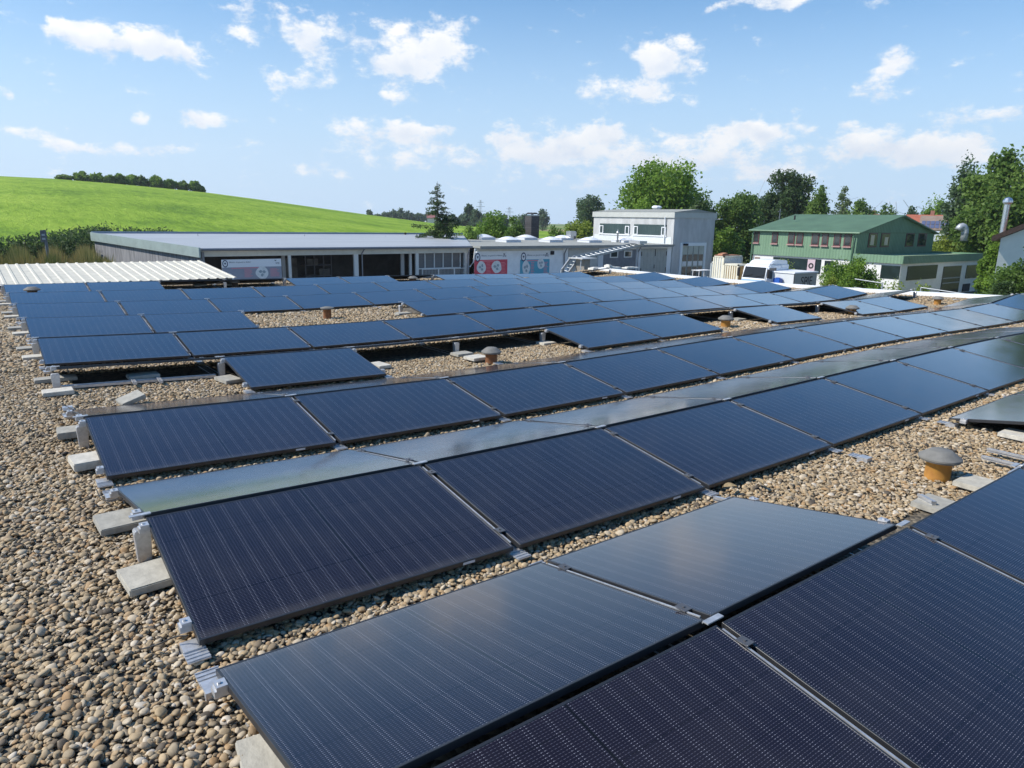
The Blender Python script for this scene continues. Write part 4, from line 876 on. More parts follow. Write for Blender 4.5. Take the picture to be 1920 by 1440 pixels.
# window grid of the right-hand bay with mullions and low panel fence
zw0=float(aty(820,503,FY)[2]); zw1=float(aty(820,476,FY)[2])
mb=MB(); mb.box(XF(785),XF(866),FY+.3,FY+.33,G,zf1-.02); wb(mb,'window',mat('slatted_window',(.13,.135,.14),.35,0,.2,9,stretch=(.3,1,6)),ws)
mb=MB()
for px in (785,800,817.5,834,851,866): mb.box(XF(px)-.035,XF(px)+.035,FY+.22,FY+.30,zw0-.1,zf1-.02)
mb.box(XF(785),XF(866),FY+.2,FY+.29,zw0-.06,zw0+.03); wb(mb,'mullion',POSTW,ws)
fn=empty('barrier_fence',(XF(826),FY-.8,G),'low row of white framed mesh barriers under the slatted window grid','fence')
for p0,p1 in ((786,816),(817,845),(846,870)):
    xa_,xb_=XF(p0)-.2,XF(p1)-.2; yb_=FY-.8; zt=float(aty(826,504,yb_)[2]); mb=MB()
    for a_,b_ in (((xa_,yb_,zt),(xb_,yb_,zt)),((xa_,yb_,G+.2),(xb_,yb_,G+.2)),((xa_,yb_,G),(xa_,yb_,zt)),((xb_,yb_,G),(xb_,yb_,zt))): mb.tube([a_,b_],.03,6)
    for q in np.linspace(xa_,xb_,12)[1:-1]: mb.tube([(q,yb_,G+.2),(q,yb_,zt)],.008,4)
    wb(mb,'panel',POSTW,fn)
for px in (571,722): # small lightning rods on the roof
    pass
for k,(px,py) in enumerate(((371.5,442),(571.5,443),(722.5,445))):
    b=aty(px,py+4,YB-3); o=empty('lightning_rod',tuple(b),f'{ORD[k]} tiny lightning rod from the left on the pale metal roof','lightning rod','lightning rods on the workshop roof')
    mb=MB(); mb.tube([(0,0,-.1),(0,0,.32)],.018,6); mb.build('rod',GUT,o); mb=MB(); mb.lathe([(.09,-.12),(.09,-.04),(.03,-.02)],10); mb.build('foot',CONCD,o)
b=aty(760,440,YB-.5); o=empty('roof_stub',(b[0],b[1],b[2]-.2),'short dark pipe stub at the back edge of the workshop roof','pipe'); mb=MB(); mb.lathe([(.09,-.1),(.09,.3)],12); mb.build('pipe',DARK,o); mb=MB(); mb.lathe([(.13,.3),(.13,.38),(.02,.42)],12); mb.build('cap',DARK,o)

# ---------- second low workshop, grey felt roof
F2=45.0; e2=float(aty(1060,460,F2)[2]); x2a=xb+.02; x2b=float(aty(1260,457,F2)[0]); Y2B=60.0
w2=empty('flat_roof_workshop',((x2a+x2b)/2,F2+6,G),'low white workshop with grey felt roof, skylight domes and garage doors beside the pale hall','building')
zb2=float(aty(900,446.5,Y2B)[2])
mb=MB(); t2=[(x2a,F2-.45,e2),(x2b+.0,F2-.45,e2),(x2b+.0,Y2B,zb2),(x2a,Y2B,zb2)]; mb.add(t2+[(x,y,z-.14) for x,y,z in t2],[(0,1,2,3),(7,6,5,4),(0,4,5,1),(1,5,6,2),(2,6,7,3),(3,7,4,0)]); wb(mb,'roof',ROOFG,w2)
mb=MB(); mb.box(x2a,x2b-.3,F2-.52,F2-.452,e2-.22,e2+.012); wb(mb,'eaves_board',mat('eaves_board',(.25,.25,.23),.7,0,.1,3),w2)
mb=MB(); mb.box(x2a+.05,x2b,F2,F2+.25,G,e2-.145); mb.box(x2a+.05,x2b,Y2B-.5,Y2B-.25,G,zb2-.2); wb(mb,'wall',mat('white_plaster',(.80,.81,.81),.85,0,.08,1.3,.1),w2)
def X2(px,py=490): return float(aty(px,py,F2)[0])
def Z2(py,px=1000): return float(aty(px,py,F2)[2])
def fbox(p0,p1,z0,z1,y0,y1): mb=MB(); mb.box(X2(p0),X2(p1),F2+y0,F2+y1,z0,z1); return mb
mb=MB(); mb.box(X2(889),X2(1055),F2-.03,F2-.002,Z2(470),Z2(464)); wb(mb,'trim_band',OFFW,w2)
for px in (875,1056.5,1194):
    mb=MB(); mb.tube([(X2(px),F2-.38,e2-.24),(X2(px),F2-.1,e2-.7),(X2(px),F2-.1,G)],.055,8); wb(mb,'downpipe',GUT,w2)
mb=MB(); mb.tube([(X2(884),F2-.5,e2-.2),(X2(884),F2-.3,e2-1.2),(X2(879),F2-.15,e2-1.6)],.06,8); wb(mb,'downpipe',POSTW,w2)
GDOOR=mat('grey_green_door',(.36,.37,.34),.65,0,.08,2)
for (p0,p1,py,m,nm) in ((1065,1119,465,mat('beige_grey_door',(.42,.42,.40),.65,0,.06,2),'garage_door'),(1130,1191,468,GREYD,'garage_door'),(1200,1249,467,GDOOR,'garage_door')):
    mb=fbox(p0,p1,G,Z2(py,1160),-.05,-.003)
    x0_,x1_=X2(p0),X2(p1)
    for q in np.linspace(x0_,x1_,9)[1:-1]: mb.box(q-.012,q+.012,F2-.062,F2-.0505,G+.1,Z2(py,1160)-.05)
    dr=wb(mb,nm,m,w2)
    if p0==1130:
        for a_,b_ in ((1142,1157),(1168,1183)):
            mb=MB(); mb.box(X2(a_),X2(b_),F2-.10,F2-.064,Z2(483,1160),Z2(470,1160)); f_=wb(mb,'window',POSTW,w2); 
            mb=MB(); mb.box(X2(a_+1.8),X2(b_-1.8),F2-.112,F2-.102,Z2(481.2,1160),Z2(471.8,1160)); g_=mb.build('pane',GLS); g_.parent=f_; g_.matrix_parent_inverse=(f_.matrix_parent_inverse).copy() if False else Matrix.Identity(4)
            g_.matrix_parent_inverse=Matrix.Translation(-Vector((0,0,0)))
    else:
        mb=MB()
        for px in ((p0+1.2,p1-1.2) if p0==1200 else (p1-2,)):
            for py_ in (476,507): mb.box(X2(px)-.05,X2(px)+.05,F2-.075,F2-.064,Z2(py_,1200)-.2,Z2(py_,1200)+.2)
        if p0==1200: mb.box(X2(1227)-.04,X2(1227)+.04,F2-.08,F2-.064,Z2(480,1227),Z2(467,1227)); mb.box(X2(1226)-.04,X2(1226)+.04,F2-.08,F2-.064,Z2(503,1227),Z2(496,1227))
        wb(mb,'hinge',DARK,w2)
for p0,p1 in ((1120,1129),(1192,1199)): wb(fbox(p0,p1,G,e2-.25,-.12,-.002),'pilaster',PALE,w2)
mb=MB(); mb.box(X2(1031.5),X2(1036),F2-.2,F2-.003,Z2(478),Z2(471)); o=wb(mb,'alarm_box',DARK); tag(o,'small black box fixed on the white wall right of the teal poster','alarm box')
# black pane parts keep world placement
def skylight(px,py,wpx,label):
    zr2=lambda y: e2+(zb2-e2)*(y-F2+.45)/(Y2B-F2+.45)
    y=F2+2
    for _ in range(40):
        q=aty(px,py,y); y+= (q[2]-zr2(y))*-6 if False else 0
        # march until the ray meets the roof plane
    lo,hi=F2-.4,Y2B
    for _ in range(50):
        m=(lo+hi)/2
        if aty(px,py,m)[2]>zr2(m): lo=m
        else: hi=m
    q=aty(px,py,lo); v=ray(px,py); wd=wpx*math.hypot(q[0]-CAM[0],q[1]-CAM[1])/math.hypot(v[0],v[1])*.86
    o=empty('skylight_dome',(q[0],q[1]+wd*.2,q[2]),label,'skylight','white skylight domes on the grey felt roof')
    h=wd/2; mb=MB(); mb.box(-h,h,-h,h,-.1,.20); mb.build('upstand',mat('skylight_upstand',(.62,.64,.68),.6),o)
    n_=10; vs=[]; fs=[]
    for j in range(n_+1):
        for i in range(n_+1):
            u,v_=i/n_*2-1,j/n_*2-1; vs.append((u*h*1.04,v_*h*1.04,.204+.17*wd*(1-abs(u)**2.2)*(1-abs(v_)**2.2)*1.0+.02))
    for j in range(n_):
        for i in range(n_): a_=j*(n_+1)+i; fs.append((a_,a_+1,a_+n_+2,a_+n_+1))
    mb=MB(); mb.add(vs,fs); d_=mb.build('dome',mat('opal_acrylic',(.82,.83,.84),.25,0),o,smooth=True)
for k,(px,py,wp) in enumerate(((910,449,38),(957,454,40),(990,449.5,36),(1037,454,38),(1058,450,34),(1110,454.5,38),(1128,449,34),(1174,454.5,38))):
    skylight(px,py,wp,f'{ORD[k]} white skylight dome from the left on the grey felt roof')
def on_roof2(px,py):
    zr2=lambda y: e2+(zb2-e2)*(y-F2+.45)/(Y2B-F2+.45); lo,hi=F2-.4,Y2B+20
    for _ in range(60):
        m=(lo+hi)/2
        if aty(px,py,m)[2]>zr2(m): lo=m
        else: hi=m
    return aty(px,py,lo)
# pipe with conical cap
p=on_roof2(1157.5,454.5); o=empty('flue_pipe',tuple(p),'slim grey flue pipe with conical cap standing on the felt roof before the hall windows','flue'); s_=math.hypot(p[0]-CAM[0],p[1]-CAM[1])/F*.9
mb=MB(); mb.lathe([(.16,-.1),(.13,.25),(.085,.3),(.085,20*s_)],14); mb.build('pipe',mat('flue_grey',(.25,.26,.26),.5,.4),o); mb=MB(); mb.lathe([(.13,18*s_),(.15,19.5*s_),(.10,22*s_),(.03,23*s_),(.012,26.5*s_)],14); mb.build('cap',ALU,o)
# ventilation unit: box head on a duct and a dark drum
p=on_roof2(1070,450); o=empty('ventilation_unit',tuple(p),'boxy silver ventilation unit among the skylights, with a dark drum behind','ventilation unit'); s_=math.hypot(p[0]-CAM[0],p[1]-CAM[1])/F*.88
mb=MB(); mb.box(-5*s_,4*s_,-5*s_,5*s_,-.1,9*s_); mb.build('stem',ALU,o)
mb=MB(); mb.prism([(-7*s_,8*s_),(9*s_,8*s_),(9*s_,16*s_),(6*s_,18*s_),(-7*s_,18*s_)],'y',-7*s_,7*s_); mb.build('hood',mat('galvanised_hood',(.5,.52,.55),.4,.8,.1,4),o)
p=on_roof2(1087,449); o=empty('roof_fan',tuple(p+np.array([0,1.2,0])),'dark cylindrical roof fan right of the boxy silver ventilation unit','roof fan'); mb=MB(); mb.lathe([(7*s_,-.1),(7*s_,3*s_)],18); mb.build('base',GUT,o); mb=MB(); mb.lathe([(8*s_,3*s_),(8.6*s_,6*s_),(8.6*s_,15*s_),(7*s_,17*s_)],20); mb.build('drum',mat('dark_drum',(.09,.10,.12),.5,.3),o)
# slate clad chimney
cb_=aty(997,446,60.8); o=empty('chimney',(cb_[0],cb_[1],G),'tall dark slate clad chimney with a flared metal cowl behind the felt roof','chimney'); s_=math.hypot(cb_[0]-CAM[0],cb_[1]-CAM[1])/F*.86
ztop=float(aty(997,405,60.8)[2])-G
SLATE=bpy.data.materials.new('chimney_slate'); SLATE.use_nodes=True; _t=SLATE.node_tree; _b=_t.nodes['Principled BSDF']; _b.inputs['Roughness'].default_value=.6
_br=N(_t,'ShaderNodeTexBrick'); _br.inputs['Scale'].default_value=1; _br.inputs['Brick Width'].default_value=.42; _br.inputs['Row Height'].default_value=.2; _br.inputs['Mortar Size'].default_value=.012; _br.inputs['Color1'].default_value=(.045,.042,.048,1); _br.inputs['Color2'].default_value=(.07,.065,.07,1); _br.inputs['Mortar'].default_value=(.012,.012,.012,1)
_tc=N(_t,'ShaderNodeTexCoord'); _mp=N(_t,'ShaderNodeMapping'); _mp.inputs['Rotation'].default_value=(R(90),0,0); _t.links.new(_tc.outputs['Object'],_mp.inputs[0]); _t.links.new(_mp.outputs[0],_br.inputs['Vector']); _t.links.new(_br.outputs[0],_b.inputs['Base Color'])
mb=MB(); hw=10.8*s_; mb.box(-hw,hw,-hw,hw,0,ztop); st=mb.build('stack',SLATE,o); st.rotation_euler=(0,0,R(0)); 
mb=MB(); mb.box(-hw*.9,hw*.9,-hw*.9,hw*.9,ztop+.002,ztop+2.2*s_); mb.build('mortar_crown',mat('pale_crown',(.55,.55,.53),.8),o)
mb=MB(); 
for sx in (-1,1):
    for sy in (-1,1): mb.box(sx*hw*.8-.04,sx*hw*.8+.04,sy*hw*.8-.04,sy*hw*.8+.04,ztop+2.2*s_,ztop+4*s_)
mb.prism([(-hw*1.3,ztop+3.6*s_),(-hw*.7,ztop+4.6*s_),(-hw*.3,ztop+7*s_),(hw*.1,ztop+7.2*s_),(hw*.5,ztop+5.2*s_),(hw*1.3,ztop+4.6*s_),(hw*1.3,ztop+4.0*s_),(0,ztop+4.0*s_)],'y',-hw*1.1,hw*1.1); mb.build('cowl',DARK,o)

# ---------- tall pale hall
hx0=float(aty(1262.5,430,F2)[0]); hx1=float(aty(1339.5,420,F2)[0]); HY=F2-.06; zev=float(aty(1264,397.5,F2)[2]); zap=float(aty(1306,393.5,F2)[2]); HB=float(atx(1114,398.5,hx0)[1]); HB=min(max(HB,F2+10),F2+17)
hb=empty('hall',((hx0+hx1)/2,F2+6,G),'tall pale concrete hall with a flat gable, strip windows and a glazed white door','building')
mb=MB(); pl=[(hx0,G),(hx1,G),(hx1,zev-.35),((hx0+hx1)/2,zap-.35),(hx0,zev-.35)]; mb.prism(pl,'y',HY,HB); wb(mb,'wall',BLUEW,hb)
mb=MB(); e_=.14; pl=[(hx0-e_,zev-.5),(hx0-e_,zev),((hx0+hx1)/2,zap),(hx1+e_,zev),(hx1+e_,zev-.5),((hx0+hx1)/2,zap-.42)] ; mb.prism([(hx0-e_,zev-.55),(hx1+e_,zev-.55),(hx1+e_,zev),((hx0+hx1)/2,zap),(hx0-e_,zev)],'y',HY-.10,HB+.1); wb(mb,'roof_fascia',mat('hall_fascia',(.47,.48,.45),.7,0,.06,2),hb)
mb=MB(); mb.prism([(hx0-e_-.03,zev+.003),(hx1+e_+.03,zev+.003),((hx0+hx1)/2,zap+.05)],'y',HY-.14,HB+.14); wb(mb,'roof',ROOFG,hb)
# strip windows in the left wall (plane x = hx0)
def YH(px): 
    return float(atx(px,430,hx0)[1])
zwt=float(atx(1200,420.5,hx0)[2]); zwb=float(atx(1200,440.5,hx0)[2])
CURT=wavy('green_tinted_glazing',.8,(.045,.075,.075),(.03,.055,.055),'Y',.45,.35,.03)
for a_,b_ in ((1125,1181),(1189,1250)):
    y0_,y1_=sorted((YH(a_),YH(b_))); mb=MB(); mb.box(hx0-.05,hx0-.003,y0_,y1_,zwb,zwt); wd_=wb(mb,'window',CURT,hb)
    mb=MB()
    mb.box(hx0-.10,hx0-.052,y0_-.08,y1_+.08,zwb-.10,zwb+.03); wb(mb,'sill',WHITE,hb)
    for yy in (y0_+.02,y1_-.85*(y1_-y0_)*.16): 
        w_=(y1_-y0_)*.13; mb=MB()
        for (ya,yb_,za,zb_) in ((yy,yy+w_,zwb+.03,zwb+.10),(yy,yy+w_,zwb+.80,zwb+.88),(yy,yy+w_*.16,zwb+.10,zwb+.80),(yy+w_*.84,yy+w_,zwb+.10,zwb+.80)): mb.box(hx0-.12,hx0-.055,ya,yb_,za,zb_)
        wb(mb,'casement',WHITE,hb)
mb=MB(); mb.box(hx0-.03,hx0-.002,HY+.2,HB-.2,zwb-.9,zwb-.12); wb(mb,'flashing',mat('pale_flashing',(.66,.69,.70),.5,.1,.05,2),hb)
yd=F2+1.0; mb=MB(); mb.tube([(hx0-.18,yd,zev-.5),(hx0-.12,yd,zev-.9),(hx0-.12,yd,e2+.1)],.06,8); wb(mb,'downpipe',WHITE,hb)
# glazed door
def XH(px): return float(aty(px,480,HY)[0])
def ZH(py): return float(aty(1298,py,HY)[2])
mb=MB(); x0_,x1_=XH(1274),XH(1322); zt=ZH(455); 
for bx in ((x0_,x0_+.32,G,zt),(x1_-.30,x1_,G,zt),(x0_+.32,x1_-.30,zt-.32,zt)): mb.box(bx[0],bx[1],HY-.08,HY-.003,bx[2],bx[3])
dr=wb(mb,'door_frame',mat('pale_blue_frame',(.74,.79,.82),.5),hb)
mb=MB(); mb.box(x0_+.325,x1_-.305,HY-.03,HY-.005,G,zt-.325); wb(mb,'door',mat('pale_door_leaf',(.40,.44,.40),.4,0,.1,2),hb)
n4=4; ws_=(x1_-x0_-.64)/n4
for k in range(n4):
    a_=x0_+.33+k*ws_
    mb=MB(); mb.box(a_+ws_*.14,a_+ws_*.86,HY-.05,HY-.032,ZH(489),ZH(477)); wb(mb,'pane',GLS,hb)
    mb=MB(); mb.box(a_+ws_*.14,a_+ws_*.86,HY-.05,HY-.032,ZH(498),ZH(490)); wb(mb,'white_panel',WHITE,hb)
    mb=MB(); mb.box(a_-.02,a_+.02,HY-.055,HY-.032,G,zt-.33); wb(mb,'door_mullion',mat('dark_mullion',(.10,.11,.11),.5),hb)
    mb=MB(); mb.box(a_+ws_*.14,a_+ws_*.86,HY-.05,HY-.032,ZH(522),ZH(500)); wb(mb,'pane',GLS,hb)
mb=MB(); mb.box(x0_+.34,x0_+.9,HY-.3,HY-.085,zt-.28,zt-.08); o=wb(mb,'floodlight',DARK); tag(o,'small dark floodlight at the top left of the glazed hall door','floodlight')
q=aty(1231,398,F2+5.5); o=empty('roof_ventilator',tuple(q),'white metal ventilator with flared hood on the hall roof','ventilator'); s_=math.hypot(q[0]-CAM[0],q[1]-CAM[1])/F*.88
mb=MB(); mb.lathe([(6.5*s_,-.4),(6.5*s_,6*s_)],8); mb.build('stem',WHITE,o); mb=MB(); mb.lathe([(6.5*s_,5.5*s_),(10*s_,8.5*s_),(10*s_,10.5*s_),(7*s_,13*s_)],8); mb.build('hood',WHITE,o)
mb=MB(); q=Vector((hx1+.1,HY+.3,zev-.7)); mb.tube([q,q+Vector((.9,-.1,.12))],.03,6); mb.box(q.x+.8,q.x+1.3,q.y-.2,q.y+.05,q.z+.1,q.z+.18); o=wb(mb,'wall_lamp',ALU); tag(o,'flat lamp on an arm at the right eave of the hall','lamp')
# table in front of the door
tb=aty(1316,506,HY-3.5); o=empty('patio_table',(tb[0],tb[1],G),'white table with chairs under it standing before the glazed hall door','table'); zt_=tb[2]-G; s_=math.hypot(tb[0]-CAM[0],tb[1]-CAM[1])/F*.86
mb=MB(); mb.box(-20*s_,20*s_,-.5,.5,zt_-.05,zt_); mb.build('tabletop',WHITE,o)
for sx in (-.9,.9):
    for sy in (-.4,.4): mb=MB(); mb.tube([(sx,sy,0),(sx*.95,sy*.9,zt_-.05)],.035,6); mb.build('leg',WHITE,o)
# the two wall posters and the banner
def txt(body,size,loc,m,parent=None,align='LEFT',ext=.004,name='lettering',rot=(R(90),0,0)):
    c=bpy.data.curves.new(name,'FONT'); c.body=body; c.size=size; c.align_x=align; c.extrude=ext; tmp=bpy.data.objects.new('t',c); S.collection.objects.link(tmp)
    bpy.context.view_layer.update(); me=bpy.data.meshes.new_from_object(tmp.evaluated_get(bpy.context.evaluated_depsgraph_get())); bpy.data.objects.remove(tmp)
    me.materials.clear(); me.materials.append(m); o=bpy.data.objects.new(name,me); S.collection.objects.link(o); o.location=loc; o.rotation_euler=rot
    if parent: o.parent=parent
    return o
NAVY=mat('navy_print',(.02,.03,.09),.6); INK=mat('grey_print',(.10,.11,.14),.6)
def outline(cx,cz,rx,rz,n,seed,wob=.10):
    rr=random.Random(seed); ph=[rr.uniform(0,6.28) for _ in range(3)]
    return [(cx+rx*(1+wob*math.sin(2*a+ph[0])+wob*.6*math.sin(3*a+ph[1]))*math.cos(a),cz+rz*(1+wob*.7*math.sin(2*a+ph[2]))*math.sin(a)) for a in (2*math.pi*k/n for k in range(n))]
def poster(p0,p1,ptop,pbot,Y,col,label,shapes,faded=False,title='Effizient, um gesund zu bleiben',zc=None):
    x0,x1=float(aty(p0,490,Y)[0]),float(aty(p1,490,Y)[0]); px=(p0+p1)/2; zt=float(aty(px,ptop,Y)[2]); zb_=float(aty(px,pbot,Y)[2]); wd=x1-x0; ht=zt-zb_
    o=empty('poster',(x0,Y,zb_),label,'poster'); bgm=mat('poster_white',(.80,.80,.80),.6); cm=mat('poster_'+('grey' if faded else 'red' if col[0]>col[2] else 'teal'),col,.6,0,.06,2)
    mb=MB(); mb.box(0,wd,-.02,0,0,ht); mb.build('board',bgm,o)
    hh=ht*(.70 if not faded else .62)
    mb=MB(); mb.box(.0,wd,-.026,-.0205,0,hh); mb.build('colour_field',cm,o)
    rx=ht*.13; cx,cz=rx*1.25,ht-rx*1.5
    mb=MB(); ring=[]; n=28
    for k in range(n):
        a=2*math.pi*k/n; ring+=[(cx+rx*math.cos(a),cz+rx*1.35*math.sin(a)),(cx+rx*.72*math.cos(a),cz+rx*1.0*math.sin(a))]
    vs=[(x,-.034,z) for x,z in ring]; mb.add(vs,[(2*k,2*((k+1)%n),2*((k+1)%n)+1,2*k+1) for k in range(n)]); mb.build('badge_ring',NAVY,o)
    mb=MB(); mb.prism([(cx+rx*.72*math.cos(2*math.pi*k/20),cz+rx*1.0*math.sin(2*math.pi*k/20)) for k in range(20)],'y',-.032,-.0265); mb.build('badge_disc',bgm,o)
    mb=MB(); tp=[(-.38,.55),(0,.42),(.38,.55),(.45,.15),(.28,-.15),(.22,-.65),(.08,-.2),(-.08,-.2),(-.22,-.65),(-.28,-.15),(-.45,.15)]
    mb.prism([(cx+rx*.8*x,cz+rx*.8*z) for x,z in tp],'y',-.037,-.0325); mb.build('badge_tooth',INK,o)
    txt(title,ht*.085,(cx+rx*1.4,-.022,ht*.84),INK,o)
    txt('SPIE',ht*.12,(wd*.97,-.022,ht*.80 if not faded else ht*.74),INK,o,'RIGHT')
    mb=MB(); z_=ht*.93; x_=wd*.90; mb.prism([(x_-.05*ht,z_+.03*ht),(x_,z_),(x_+.05*ht,z_+.03*ht),(x_+.03*ht,z_-.04*ht),(x_-.03*ht,z_-.04*ht)],'y',-.026,-.0205); mb.build('emblem',INK,o)
    lightm=mat('poster_cutout',(.72,.72,.70),.6,0,.10,6)
    for k,(fx,fz,frx,frz,sd_) in enumerate(shapes):
        mb=MB(); mb.prism(outline(fx*wd,fz*ht,frx*wd,frz*ht,26,sd_),'y',-.031,-.0265); mb.build('picture',lightm,o)
        mb=MB()
        for j in range(3):
            a=j*2.1+sd_; mb.prism(outline(fx*wd+.35*frx*wd*math.cos(a),fz*ht+.35*frz*ht*math.sin(a),frx*wd*.26,frz*ht*.22,12,sd_+j,.2),'y',-.035,-.0315)
        mb.build('picture_detail',mat('picture_ink',(.30,.36,.38) ,.6),o)
    mb=MB(); rr=random.Random(int(p0))
    for bx0,bx1 in ((.36,.50),(.80,.96)):
        for j in range(8): mb.box(bx0*wd,(bx1-rr.uniform(0,.05))*wd,-.030,-.0265,hh*(.80-.085*j),hh*(.80-.085*j)+hh*.03)
    mb.box(.15*wd,.62*wd,-.030,-.0265,hh*.90,hh*.955); mb.build('text_block',mat('pale_print',tuple(min(1,c*1.0+.18) for c in col),.6),o); return o
poster(889,951,473,519,F2-.004,(.62,.06,.09),'red and white poster on the white workshop wall, left of the teal one',[(.21,.40,.125,.26,3),(.67,.40,.16,.24,5)])
poster(975,1030,472,519,F2-.004,(.08,.36,.47),'teal and white poster on the white workshop wall, right of the red one',[(.20,.36,.12,.30,7),(.70,.52,.12,.22,9)])
poster(415,527,486,524,FY-1.3,(.30,.31,.36),'grey and white banner hung before the dark bay next to the white canopy',[(.10,.12,.08,.22,11),(.66,.32,.10,.32,13)],True)
# aluminium ladder lift leaning over the roof edge, and the small flat-topped booth beside it
YL=27.5
a=aty(1195,455,YL+1.2); b=aty(1078,481,YL); c_=aty(1056,506,YL-.3)
o=empty('ladder_lift',(b[0],b[1],G),'aluminium ladder lift with a bent lower end standing beyond the far panels','ladder lift')
off=Vector((.1,-.45,-.10))
for nm,dv in (('rail',Vector((0,0,0))),('rail',off)):
    mb=MB(); P0,P1,P2=Vector(a)+dv,Vector(b)+dv,Vector(c_)+dv; mb.bar(P0,P1,.04,.10); mb.bar(P1,P1.lerp(P2,.35)+Vector((-.12,0,.08)),.07,.13); mb.bar(P1.lerp(P2,.35)+Vector((-.12,0,.08)),Vector((P2.x-.1,P2.y,P2.z)),.07,.12); mb.bar(Vector((P2.x-.1,P2.y,P2.z)),Vector((P2.x-.35,P2.y,G)),.07,.12); wb(mb,nm,mat('bright_aluminium',(.36,.38,.39),.5,.5,.08,10),o)
mb=MB()
for t in np.linspace(0,1,15):
    p=Vector(a).lerp(Vector(b),t); mb.tube([p,p+off],.02,6)
for t in np.linspace(.1,1,5):
    p=Vector(b).lerp(Vector(c_),t); mb.tube([p,p+off],.014,6)
wb(mb,'rung',mat('bright_aluminium',(.36,.38,.39)),o)
mb=MB(); pa_,pb_=Vector(a).lerp(Vector(b),.22),Vector(b); dn=Vector((0,0,-.05)); vs=[pa_+dn,pb_+dn,pb_+off+dn,pa_+off+dn]; mb.add(vs+[v+Vector((0,0,-.012)) for v in vs],[(0,1,2,3),(7,6,5,4),(0,4,5,1),(1,5,6,2),(2,6,7,3),(3,7,4,0)]); wb(mb,'slide_tray',mat('pale_tray',(.42,.45,.46),.5,.1,.12,6),o)
mb=MB(); p=Vector(a).lerp(Vector(b),.02); mb.box(p.x-.55,p.x+.1,p.y-.8,p.y+.1,p.z-.02,p.z+.14); wb(mb,'head_pulley',ALU,o)
mb=MB(); p=Vector(b); mb.box(p.x+.05,p.x+.30,p.y-.7,p.y-.2,p.z-.22,p.z-.02); wb(mb,'motor',DARK,o)
YK=26.5; q=aty(1093,484,YK); s_=math.hypot(q[0]-CAM[0],q[1]-CAM[1])/F*.86
o=empty('kiosk',(q[0],q[1],G),'small brownish booth with a thin overhanging flat top under the ladder lift','booth'); zt=float(q[2])-G
mb=MB(); mb.box(-8*s_,8*s_,-.35,.35,0,zt-.03); mb.build('body',mat('booth_brown',(.24,.22,.19),.7,0,.15,3),o)
mb=MB(); mb.box(-22*s_,22*s_,-.55,.55,zt-.03,zt+.02); mb.build('top',mat('booth_top',(.5,.5,.48),.5),o)
mb=MB(); mb.tube([(-20*s_,-.3,0),(-16*s_,-.3,zt-.03)],.03,6); mb.build('prop',ALU,o)
# building rubble on the far roof corner
dbm=mat('pale_rubble',(.66,.64,.58),.8,0,.2,5)
for k,(px,py,sx,sz,lb) in enumerate(((1117,513,.35,.09,'left pale board of the clutter on the far roof corner'),(1145,511,.5,.10,'long white board of the clutter on the far roof corner'),(1182,511,.45,.06,'right white board of the clutter on the far roof corner'),(1140,507,.10,.20,'small pale canister standing in the clutter on the far roof corner'))):
    q=aty(px,py,22.1); mb=MB(); mb.box(-sx,sx,-.18,.18,0,sz); mb.box(-sx*.7,sx*.4,-.12,.1,sz,sz+.03); o2=mb.build('loose_board' if k<3 else 'canister',dbm,bevel=.008); o2.location=(q[0],q[1],max(q[2]-.05,float(zr(q[0],q[1]))+.04)); tag(o2,lb,'board' if k<3 else 'canister')

# ---------- containers, truck, box
def container(px,ptop,pxr,Z,label,m1,m2,pxl,ribs=True,name='shipping_container',hh=None):
    c=atz(px,ptop,Z); depth=float(atx(pxl,ptop,c[0])[1]-c[1]); rx=float(aty(pxr,ptop,c[1])[0]); h=(Z-G) if hh is None else hh; w_=rx-c[0]
    o=empty(name,(c[0],c[1],Z-h),label,'container'); 
    mb=MB(); mb.box(.04,w_-.04,.04,depth-.04,.0,h-.06); mb.build('body',m2,o)
    mb=MB()
    if ribs:
        n=int(depth/.22)
        for k in range(n):
            y0=.06+k*(depth-.12)/n; mb.box(-.0,.038,y0,y0+.12,.12,h-.14)
        mb.build('ribbed_side',m1,o)
        mb=MB(); n=max(3,int(w_/.25))
        for k in range(n):
            x0_=.06+k*(w_-.12)/n; mb.box(x0_,x0_+.13,.0,.038,.12,h-.14)
        mb.build('ribbed_end',m2,o)
    mb=MB()
    for (bx) in ((-.01,.09,-.01,.09,0,h),(w_-.09,w_+.01,-.01,.09,0,h),(-.01,.09,depth-.09,depth+.01,0,h),(-.01,w_+.01,-.01,depth+.01,h-.12,h-.0),(-.01,.06,.09,depth-.09,0,.12)): mb.box(*bx)
    mb.build('edge_frame',m1,o); return o
CREAM=mat('cream_container_paint',(.70,.66,.52),.55,0,.08,2); TANC=mat('tan_container_paint',(.42,.27,.10),.6,0,.25,2.5); GRC=mat('grey_container_paint',(.42,.46,.46),.55,0,.06,2); LGC=mat('light_grey_box',(.62,.64,.63),.5,0,.04,2); RUST=mat('rusty_lid',(.34,.15,.08),.8,0,.4,3)
container(1385,496,1404,-1.1,'cream ribbed shipping container with tan end, right of the hall',CREAM,TANC,1357)
container(1357,492,1375,-1.15,'plain grey container between the hall and the cream container',GRC,GRC,1333,False)
cc=container(1358,480,1393,-.55,'pale ribbed container with rusty lid stacked higher behind the grey one',CREAM,LGC,1338)
cdp=cc.children[0].dimensions.y; mb=MB(); mb.box(-.05,2.2,.1,cdp-.05,(-.55-G)+.003,(-.55-G)+.05); mb.prism([(.1,(-.55-G)+.05),(1.0,(-.55-G)+.05),(.7,(-.55-G)+.22),(.2,(-.55-G)+.14)],'y',.3*cdp,.8*cdp); mb.build('lid',RUST,cc)
